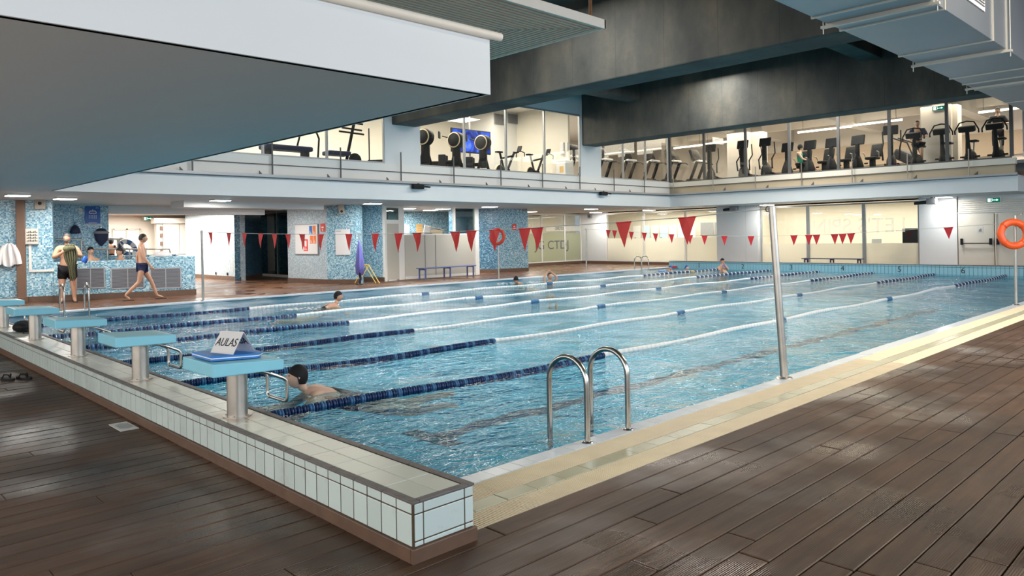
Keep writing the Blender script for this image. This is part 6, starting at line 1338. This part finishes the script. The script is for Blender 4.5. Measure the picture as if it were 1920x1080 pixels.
def spinbike():
    r = empty('spin_bike')      # +X forward
    MB().lathe([(0, -.04), (.22, -.04), (.24, -.02), (.24, .02), (.22, .04), (0, .04)], (0, 0, 0), 24, None, Matrix.Translation((-.42, 0, .30)) @ ROT('X', 90)).build('flywheel', M['dgrey'], r)
    MB().lathe([(.225, .045), (.245, .03), (.245, -.03), (.225, -.045)], (0, 0, 0), 28, None, Matrix.Translation((-.42, 0, .30)) @ ROT('X', 90)).build('flywheel_ring', M['wood'], r)
    black_tube([(-.1, 0, .2), (-.38, 0, .98)], .04, 'seat_tube', r); MB().bbox((-.58, -.08, .98), (-.28, .08, 1.04), .02).build('saddle', M['black'], r)
    black_tube([(-.05, 0, .2), (.42, 0, 1.02)], .045, 'head_tube', r); black_tube([(-.28, 0, .78), (.36, 0, .92)], .035, 'top_tube', r)
    black_tube([(.42, 0, 1.05), (.70, 0, 1.08)], .025, 'bar_stem', r)
    for s in (-1, 1): black_tube([(.55, s * .05, 1.08), (.62, s * .2, 1.10), (.82, s * .2, 1.05), (.80, s * .2, .9)], .02, 'handlebar', r)
    MB().bbox((-.02, -.1, 0), (.02, .1, .22), .01, None, Matrix.Translation((.72, 0, 1.12)) @ ROT('Y', 20)).build('screen', M['black'], r)
    MB().bbox((-.7, -.25, 0), (-.62, .25, .06), .02).build('foot_bar', M['black'], r); MB().bbox((.5, -.25, 0), (.58, .25, .06), .02).build('foot_bar', M['black'], r); MB().bbox((-.66, -.05, .03), (.55, .05, .10), .02).build('base_beam', M['black'], r); MB().bbox((-.35, -.06, .1), (.15, .06, .42), .05).build('belt_guard', M['black'], r)
    return r
def rower():
    r = empty('rowing_machine')  # drum end at the origin, rail towards -X
    MB().lathe([(0, -.16), (.26, -.16), (.29, -.12), (.29, .12), (.26, .16), (0, .16)], (0, 0, 0), 28, None, Matrix.Translation((0, 0, 1.26)) @ ROT('Z', 66) @ ROT('Y', 90)).build('drum', M['black'], r)
    MB().lathe([(.235, .168), (.265, .16), (.27, .15)], (0, 0, 0), 32, None, Matrix.Translation((0, 0, 1.26)) @ ROT('Z', 66) @ ROT('Y', 270)).build('drum_ring', M['wood'], r)
    for s in (-1, 1): MB().bbox((-.05, -.03, 0), (.05, .03, 1.1), .02, None, Matrix.Translation((.25 * s + .0, s * .1, 0)) @ ROT('Y', -14 * s)).build('stand_leg', M['black'], r)
    MB().bbox((-.14, -.12, .35), (.14, .12, 1.05), .05).build('column', M['black'], r); MB().bbox((-2.0, -.06, .42), (0, .06, .54), .02).build('rail', M['black'], r); MB().bbox((-1.4, -.17, .56), (-1.1, .17, .66), .04).build('seat', M['black'], r); MB().bbox((-2.05, -.25, 0), (-1.95, .25, .46), .02).build('rear_foot', M['black'], r)
    for s in (-1, 1): MB().bbox((-.6, s * .2 - .07, .35), (-.35, s * .2 + .07, .75), .02, None).build('foot_plate', M['dgrey'], r)
    black_tube([(-.25, 0, 1.35), (-.5, 0, 1.42)], .02, 'arm', r); MB().bbox((-.62, -.12, 1.34), (-.58, .12, 1.58), .01).build('monitor', M['black'], r)
    return r
def place(fn, spots, cat, grp):
    first = None
    for (x_, y_, rz, lab) in spots:
        o = fn() if first is None else copy_tree(first); first = first or o
        o.location = (x_, y_, GF); o.rotation_euler = (0, 0, rz); o['label'] = lab; o['category'] = cat
        if len(spots) > 1: o['group'] = grp
gx = lambda px, Y_: P(px, 300, Y=Y_).x
gyy = lambda px, X_=28.9: P(px, 300, X=X_).y
place(rower, [(gx(798, 20.0), 20.0, R(-50), 'rowing machine with drum cut by the left edge of middle window'), (gx(856, 20.0), 20.0, R(-50), 'rowing machine with drum in front of the television'), (gx(906, 20.0), 20.0, R(-50), 'rowing machine with drum right of the television')], 'rowing machine', 'rowing machines upstairs')
place(spinbike, [(gx(950, 20.2), 20.2, R(5), 'left spin bike by the white gym column'), (gx(1006, 20.2), 20.2, R(5), 'right spin bike by the white gym column')], 'spin bike', 'spin bikes upstairs')
TL = ['leftmost treadmill at the left edge of the corner window', 'second treadmill from the left in the corner window', 'third treadmill from the left, behind the second light mullion', 'fourth treadmill from the left, before the dark corner mullion', 'fifth treadmill from the left, just right of the dark corner mullion', 'sixth treadmill from the left, with its console under the first tube lamp', 'second treadmill from the right, next to the grey elliptical screen', 'rightmost treadmill, close to the white gym pillar']
place(treadmill, [(23.3 + i * 0.92, 20.3, R(90), TL[i]) for i in range(4)] + [(27.3, 19.9, R(90), TL[4]), (28.4, 19.4, R(90), TL[5]), (29.4, 18.9, R(90), TL[6]), (30.4, 18.2, R(90), TL[7])], 'treadmill', 'treadmills upstairs')
place(elliptical, [(28.7, gyy(1335), R(10), 'elliptical trainer with grey screen right of corner, beside treadmills'), (28.7, gyy(1396), R(-4), 'elliptical trainer before the white gym pillar'), (28.7, gyy(1438), R(-4), 'elliptical trainer right of the white gym pillar'), (29.2, gyy(1670, 29.2), R(8), 'elliptical trainer in front of the leaning black machine')], 'elliptical trainer', 'elliptical trainers upstairs')
place(recumbent, [(28.7, gyy(1480), R(-12), 'recumbent bike used by the person in green'), (28.7, gyy(1522), R(-12), 'recumbent bike second from left, right of person in green'), (28.7, gyy(1563), R(-12), 'recumbent bike touching the fifth dark mullion'), (28.7, gyy(1612), R(-12), 'recumbent bike rightmost of the row')], 'recumbent bike', 'recumbent bikes upstairs')
place(upright, [(28.6, gyy(1768, 28.6), R(-4), 'exercise bike with loop handle left of the last mullion'), (28.6, gyy(1816, 28.6), R(-4), 'exercise bike with loop handle, middle of the last pane'), (28.6, gyy(1868, 28.6), R(-4), 'exercise bike at the right end of gym windows'), (28.9, gyy(1716, 28.9), R(-4), 'exercise bike ridden by the man in navy')], 'exercise bike', 'exercise bikes upstairs')
# machine leaning behind (stair climber)
sc_ = empty('stair_climber', (31.2, gyy(1700, 31.2), GF), R(80), 'bulky black stair climber behind the man in navy', 'stair climber'); MB().bbox((-.75, -.3, .05), (.75, .3, .45), .08, None, ROT('Y', -28) @ Matrix.Translation((0, 0, .35))).build('housing', M['dgrey'], sc_); MB().bbox((-.8, -.32, 0), (.8, .32, .2), .04).build('base', M['black'], sc_)
for s in (-1, 1): black_tube([(-.6, s * .32, .2), (-.2, s * .32, 1.2), (.5, s * .32, 1.5)], .03, 'side_rail', sc_)
# multi-station frames at the left window
ben = empty('weight_bench', (10.3, 20.0, GF), R(2), 'long padded exercise machine behind the left upstairs window', 'exercise machine')
MB().bbox((-.75, -.25, .45), (.75, .25, .60), .05).build('pad', M['navy'], ben)
for x_ in (-.6, .6): MB().bbox((x_ - .04, -.2, 0), (x_ + .04, .2, .46), .01).build('leg', M['dgrey'], ben)
black_tube([(.35, .0, .6), (.45, 0, .95), (.75, 0, 1.15), (.95, 0, 1.15)], .03, 'arm', ben); black_tube([(-.7, 0, .5), (-.72, 0, .8), (-.55, 0, .85), (-.5, 0, .6)], .025, 'handle', ben)
b2 = empty('pulley_machine', (12.35, 20.0, GF), R(-4), 'black machine with crossed bars and disc behind left upstairs window', 'exercise machine')
MB().bbox((-.75, -.25, .42), (.0, .25, .55), .04).build('pad', M['navy'], b2); black_tube([(-.1, 0, 0), (.0, 0, .5), (.25, 0, 1.55)], .05, 'mast', b2)
for z_, wd in ((1.5, .45), (1.3, .4), (1.18, .5)): black_tube([(.22 - wd, 0, z_), (.22 + wd * .7, 0, z_ - .04)], .03, 'crossbar', b2)
MB().lathe([(0, -.04), (.2, -.04), (.22, 0), (.2, .04), (0, .04)], (0, 0, 0), 20, None, Matrix.Translation((.25, 0, .32)) @ ROT('X', 90)).build('weight_disc', M['black'], b2); black_tube([(-1.0, 0, .2), (-.95, 0, .9), (-1.1, 0, 1.25), (-.95, 0, 1.45)], .03, 'curved_handle', b2); black_tube([(.75, 0, .0), (.75, 0, 1.35)], .02, 'side_post', b2); MB().bbox((-1.1, -.2, 0), (.6, .2, .1), .02).build('base', M['dgrey'], b2)
# television
a = P(846, 262, Y=21.9); b_ = P(919, 262, Y=21.9); zt, zb = P(880, 243, Y=21.9).z, P(880, 287, Y=21.9).z
tv = empty('television', ((a.x + b_.x) / 2, 21.9, (zt + zb) / 2), 0, 'large wall television showing a blue picture in the gym', 'television'); hw = (b_.x - a.x) / 2; hh_ = (zt - zb) / 2
MB().bbox((-hw, -.03, -hh_), (hw, .05, hh_), .01).build('casing', M['black'], tv); MB().box((-hw + .04, -.036, -hh_ + .04), (hw - .04, -.031, hh_ - .04)).build('screen', M['tv'], tv); MB().tube([(0, .09, GF - (zt + zb) / 2), (0, .09, 6.7 - (zt + zb) / 2)], .04, 10).build('mounting_pole', M['mgrey'], tv)
# dispensers and bin on the right side wall of the middle window
ds = empty('towel_dispenser', (22.12, 19.95, 4.95), 0, 'white dispenser pair on the gym side wall', 'dispenser'); MB().bbox((-.05, -.2, -.18), (.07, .0, .28), .03).build('housing', M['whitef'], ds); MB().bbox((-.05, -.42, -.1), (.07, -.28, .25), .03).build('second_housing', M['whitef'], ds); MB().bbox((-.05, -.17, -.26), (.05, -.03, -.18), .02).build('outlet', M['mgrey'], ds)
bn = empty('waste_bin', (21.7, 19.6, GF), 0, 'white two-part bin in the corner of the gym room', 'bin'); MB().bbox((-.25, -.5, 0), (.25, 0, .72), .03).build('body', M['whitef'], bn); MB().bbox((-.26, -.51, .72), (.26, .01, .78), .02).build('lid', M['lgrey'], bn); MB().box((-.255, -.4, .3), (-.25, -.2, .55)).build('sticker', M['tanp'], bn)
# gym tube lamps
for (px, py, ln, lab) in ((1290, 275, 1.7, 'tube lamp over the treadmills, right of corner mullion'), (1345, 268, 1.4, 'short tube lamp left of the white gym pillar'), (1545, 243, 2.4, 'long tube lamp over the recumbent bikes'), (1635, 231, 2.4, 'long tube lamp right of the sixth mullion'), (1880, 206, 1.6, 'tube lamp at the right end of the gym windows')):
    p = P(px, py, X=33.0); o = empty('tube_lamp', (33.0, p.y, p.z), R(90), lab, 'tube lamp', 'tube lamps of the upstairs gym'); MB().tube([(-ln / 2, 0, 0), (ln / 2, 0, 0)], .035, 8).build('tube', M['tube'], o); MB().bbox((-ln / 2, -.05, .036), (ln / 2, .05, .08), .01).build('housing', M['whitef'], o)
    for s in (-1, 1): MB().tube([(s * ln * .4, 0, .08), (s * ln * .4, 0, 6.74 - p.z)], .008, 5).build('wire', M['dgrey'], o)
# people upstairs
p = (29.3, gyy(1722, 29.3), GF)
J = std(1.80, elL=(.18, .30, 1.20), Lwrist=(.42, .20, 1.12), elR=(.18, -.28, 1.20), Rwrist=(.42, -.18, 1.12), pelvis=(-.05, 0, .95), knL=(.12, .12, .55), anL=(0, .12, .18), toL=(.14, .13, .12), chest=(.02, 0, 1.26), upper=(.06, 0, 1.42), neck=(.08, 0, 1.52), skull=(.09, 0, 1.60), shL=(.05, .19, 1.43), shR=(.05, -.19, 1.43))
person(p, toward(p) - R(8), J, 'man in navy t-shirt and shorts on an exercise bike upstairs', M['skin'], Hd(.11, 0, 1.67, 0, 10), ('hair', 'hair', .2), [('shirt', 'navy', ('pelvis', 'waist', 'chest', 'upper', 'shL', 'shR', 'elL', 'elR'), .02), ('shorts', 'black', ('pelvis', 'hipL', 'hipR', 'thL', 'thR'), .03)])
p = (29.9, gyy(1872, 29.9), GF + .28)
person(p, toward(p), std(1.75, elL=(.10, .30, 1.18), Lwrist=(.32, .22, 1.15), elR=(.1, -.3, 1.18), Rwrist=(.32, -.22, 1.15)), 'person in dark clothes on the machine at gym windows right end', M['skinp'], Hd(.02, 0, 1.63), ('hair', 'hair', -.1), [('shirt', 'dgrey', ('pelvis', 'waist', 'chest', 'upper', 'shL', 'shR', 'elL', 'elR'), .02), ('trousers', 'dgrey', ('pelvis', 'hipL', 'hipR', 'thL', 'thR', 'knL', 'knR', 'caL', 'caR'), .015)])
p = (29.75, gyy(1500, 29.75), GF - .30)
J = std(1.68, knL=(.42, .12, .92), knR=(.45, -.12, .88), anL=(.75, .12, .62), anR=(.72, -.12, .55), toL=(.82, .12, .72), toR=(.80, -.12, .66), elL=(.18, .24, 1.16), elR=(.18, -.24, 1.16), Lwrist=(.40, .14, 1.10), Rwrist=(.40, -.14, 1.10))
person(p, toward(p) + R(75), J, 'woman with dark hair and green top sitting on a recumbent bike upstairs', M['skinp'], Hd(.02, 0, 1.62), ('hair', 'hair', -.7, 0, 1.15), [('top', 'greenc', ('pelvis', 'waist', 'chest', 'upper', 'shL', 'shR'), .018), ('leggings', 'black', ('pelvis', 'hipL', 'hipR', 'thL', 'thR', 'knL', 'knR', 'caL', 'caR'), .010)])
# office clutter
mh = empty('wooden_model_box', (17.55, 22.32, 1.50), R(-20), 'pale wooden box with slanted lid on the office counter', 'box'); MB().bbox((-.22, -.14, 0), (.25, .14, .30), .01).build('case', M['wood'], mh); MB().bbox((-.30, -.17, 0), (.30, .17, .025), .005, None, Matrix.Translation((0, 0, .34)) @ ROT('Y', 12)).build('lid', M['wood'], mh); MB().bbox((-.5, -.02, 0), (-.25, .02, .40), .005, None, ROT('Y', 12)).build('leaning_board', M['paper'], mh)
kbx = empty('keyboard', (17.05, 22.16, 1.645), 0, 'dark keyboard on the office partition rail', 'keyboard'); MB().bbox((-.2, -.06, 0), (.2, .06, .025), .005).build('base', M['mgrey'], kbx)
v = MB()
for r_ in range(4):
    for k in range(12): v.box((-.185 + k * .031, -.05 + r_ * .026, .025), (-.160 + k * .031, -.03 + r_ * .026, .031))
v.build('keys', M['ink'], kbx, stuff=True)
for t_, zz, w_, h_, m_, lab, nm in ((17.0, 1.86, .35, .5, 'tanp', 'tan notice on the mosaic wall inside the office', 'tan_notice'), (16.4, 1.84, .28, .5, 'paper', 'white printed sheets at the left inside the office', 'printed_sheets'), (20.3, 2.15, .5, .62, 'paper', 'white rounded sheet on the right of the office back wall', 'white_poster')):
    o = tag(empty(nm, (t_ * 1.16, 26.18, zz)), lab, 'notice'); MB().bbox((-w_ / 2, -.01, -h_ / 2), (w_ / 2, .01, h_ / 2), .004).build('sheet', M[m_], o)
    v = MB(); [v.box((-w_ * .3, -.013, h_ * (.3 - .2 * k)), (w_ * .3, -.011, h_ * (.33 - .2 * k))) for k in range(3)]; v.build('print', M['mgrey'], o)
# blurred figures, chairs and desk seen through the frosted windows
def seated(x_, y_, rz, lab, cloth):
    J = std(1.70, knL=(.42, .12, .92), knR=(.42, -.12, .92), anL=(.45, .12, .48), anR=(.45, -.12, .48), toL=(.60, .12, .44), toR=(.60, -.12, .44), elL=(.12, .26, 1.18), elR=(.12, -.26, 1.18), Lwrist=(.35, .18, 1.08), Rwrist=(.35, -.18, 1.08))
    person((x_, y_, -.42), rz, J, lab, M['skin'], Hd(.02, 0, 1.62), ('hair', 'hair', -.1), [('shirt', cloth, ('pelvis', 'waist', 'chest', 'upper', 'shL', 'shR', 'elL', 'elR'), .025), ('trousers', 'dgrey', ('pelvis', 'hipL', 'hipR', 'thL', 'thR', 'knL', 'knR', 'caL', 'caR'), .015)])
seated(31.0, P(1192, 470, X=31).y, R(160), 'seated person in dark clothes behind the frosted left window', 'dgrey'); seated(31.2, P(1240, 470, X=31.2).y, R(200), 'seated person in green behind the second frosted pane', 'greenc'); seated(31.3, P(1298, 470, X=31.3).y, R(180), 'seated person in brown behind the third frosted pane', 'brownpost')
dk = empty('desk', (30.9, P(1172, 480, X=30.9).y, 0), 0, 'dark desk behind the frosted left window', 'desk'); MB().bbox((-.35, -.8, .70), (.35, .8, .75), .01).build('desk_top', M['dgrey'], dk); MB().bbox((-.33, -.78, .0), (-.28, .78, .70), .005).build('front_panel', M['mgrey'], dk)
for s in (-1, 1): MB().bbox((.25, s * .75 - .03, 0), (.31, s * .75 + .03, .70), .005).build('leg', M['dgrey'], dk)
st_ = empty('bar_stool', (32.0, P(1641, 470, X=32).y, 0), 0, 'grey stool seat behind the right far window', 'stool'); MB().lathe([(0, .72), (.05, .72), (.2, .84), (.27, .88), (.2, .89), (0, .88)], (0, 0, 0), 20).build('seat', M['mgrey'], st_); MB().tube([(0, 0, .02), (0, 0, .74)], .03, 10).build('stem', M['steel2'], st_); MB().lathe([(0, .03), (.2, .02), (.22, 0)], (0, 0, 0), 18).build('foot', M['steel2'], st_); MB().bbox((.15, -.2, .88), (.2, .2, 1.15), .02).build('backrest', M['lgrey'], st_)
wbn = empty('waste_basket', (31.2, P(1676, 485, X=31.2).y, 0), 0, 'pale waste basket behind the frosted right pane', 'bin'); MB().lathe([(0, .01), (.16, .01), (.22, .55), (.24, .55), (.24, .57)], (0, 0, 0), 18).build('basket', M['lgrey'], wbn); MB().lathe([(.215, .5), (.245, .52), (.25, .50)], (0, 0, 0), 18).build('rim', M['mgrey'], wbn)
cp = empty('dark_cabinet', (31.0, P(1711, 470, X=31).y, 0), 0, 'dark cabinet with machine against the right end of far window', 'cabinet'); MB().bbox((-.3, -.42, 0), (.3, .42, .95), .01).build('cabinet_body', M['dgrey'], cp); MB().bbox((-.2, -.25, .95), (.2, .3, 1.55), .03).build('machine', M['black'], cp)
for z_ in (.3, .6): MB().bbox((-.32, -.38, z_), (-.3, .38, z_ + .02), .004).build('shelf_edge', M['steel'], cp)
for (ya_, yb_, k) in ((1312, 1336, 'left'), (1338, 1355, 'right')):
    a, b_ = P(ya_, 440, X=33.8).y, P(yb_, 440, X=33.8).y; o = tag(empty('wall_board', (33.9, (a + b_) / 2, 1.72)), 'grey board on the back wall of the lit room, %s one' % k, 'board'); MB().bbox((-.02, b_ - (a + b_) / 2, -.32), (.02, a - (a + b_) / 2, .32), .005).build('sheet', M['mgrey'], o); MB().bbox((-.03, b_ - (a + b_) / 2 - .03, -.36), (-.0, a - (a + b_) / 2 + .03, -.33), .004).build('lower_rail', M['ink'], o)
ORD = ['leftmost', 'second from left', 'third from left', 'middle one', 'third from right', 'second from right', 'rightmost']
for k in range(7):
    y_ = P(1192 + k * 17, 440, X=33.8).y; o = tag(empty('wall_chart', (33.9, y_, 1.62)), ORD[k] + ' of the seven pale charts along the lit room wall', 'chart', 'charts on the lit room wall'); MB().bbox((-.01, -.25, -.34), (.01, .25, .34), .004).build('sheet', M['tubwater'] if k % 2 else M['lgrey'], o)
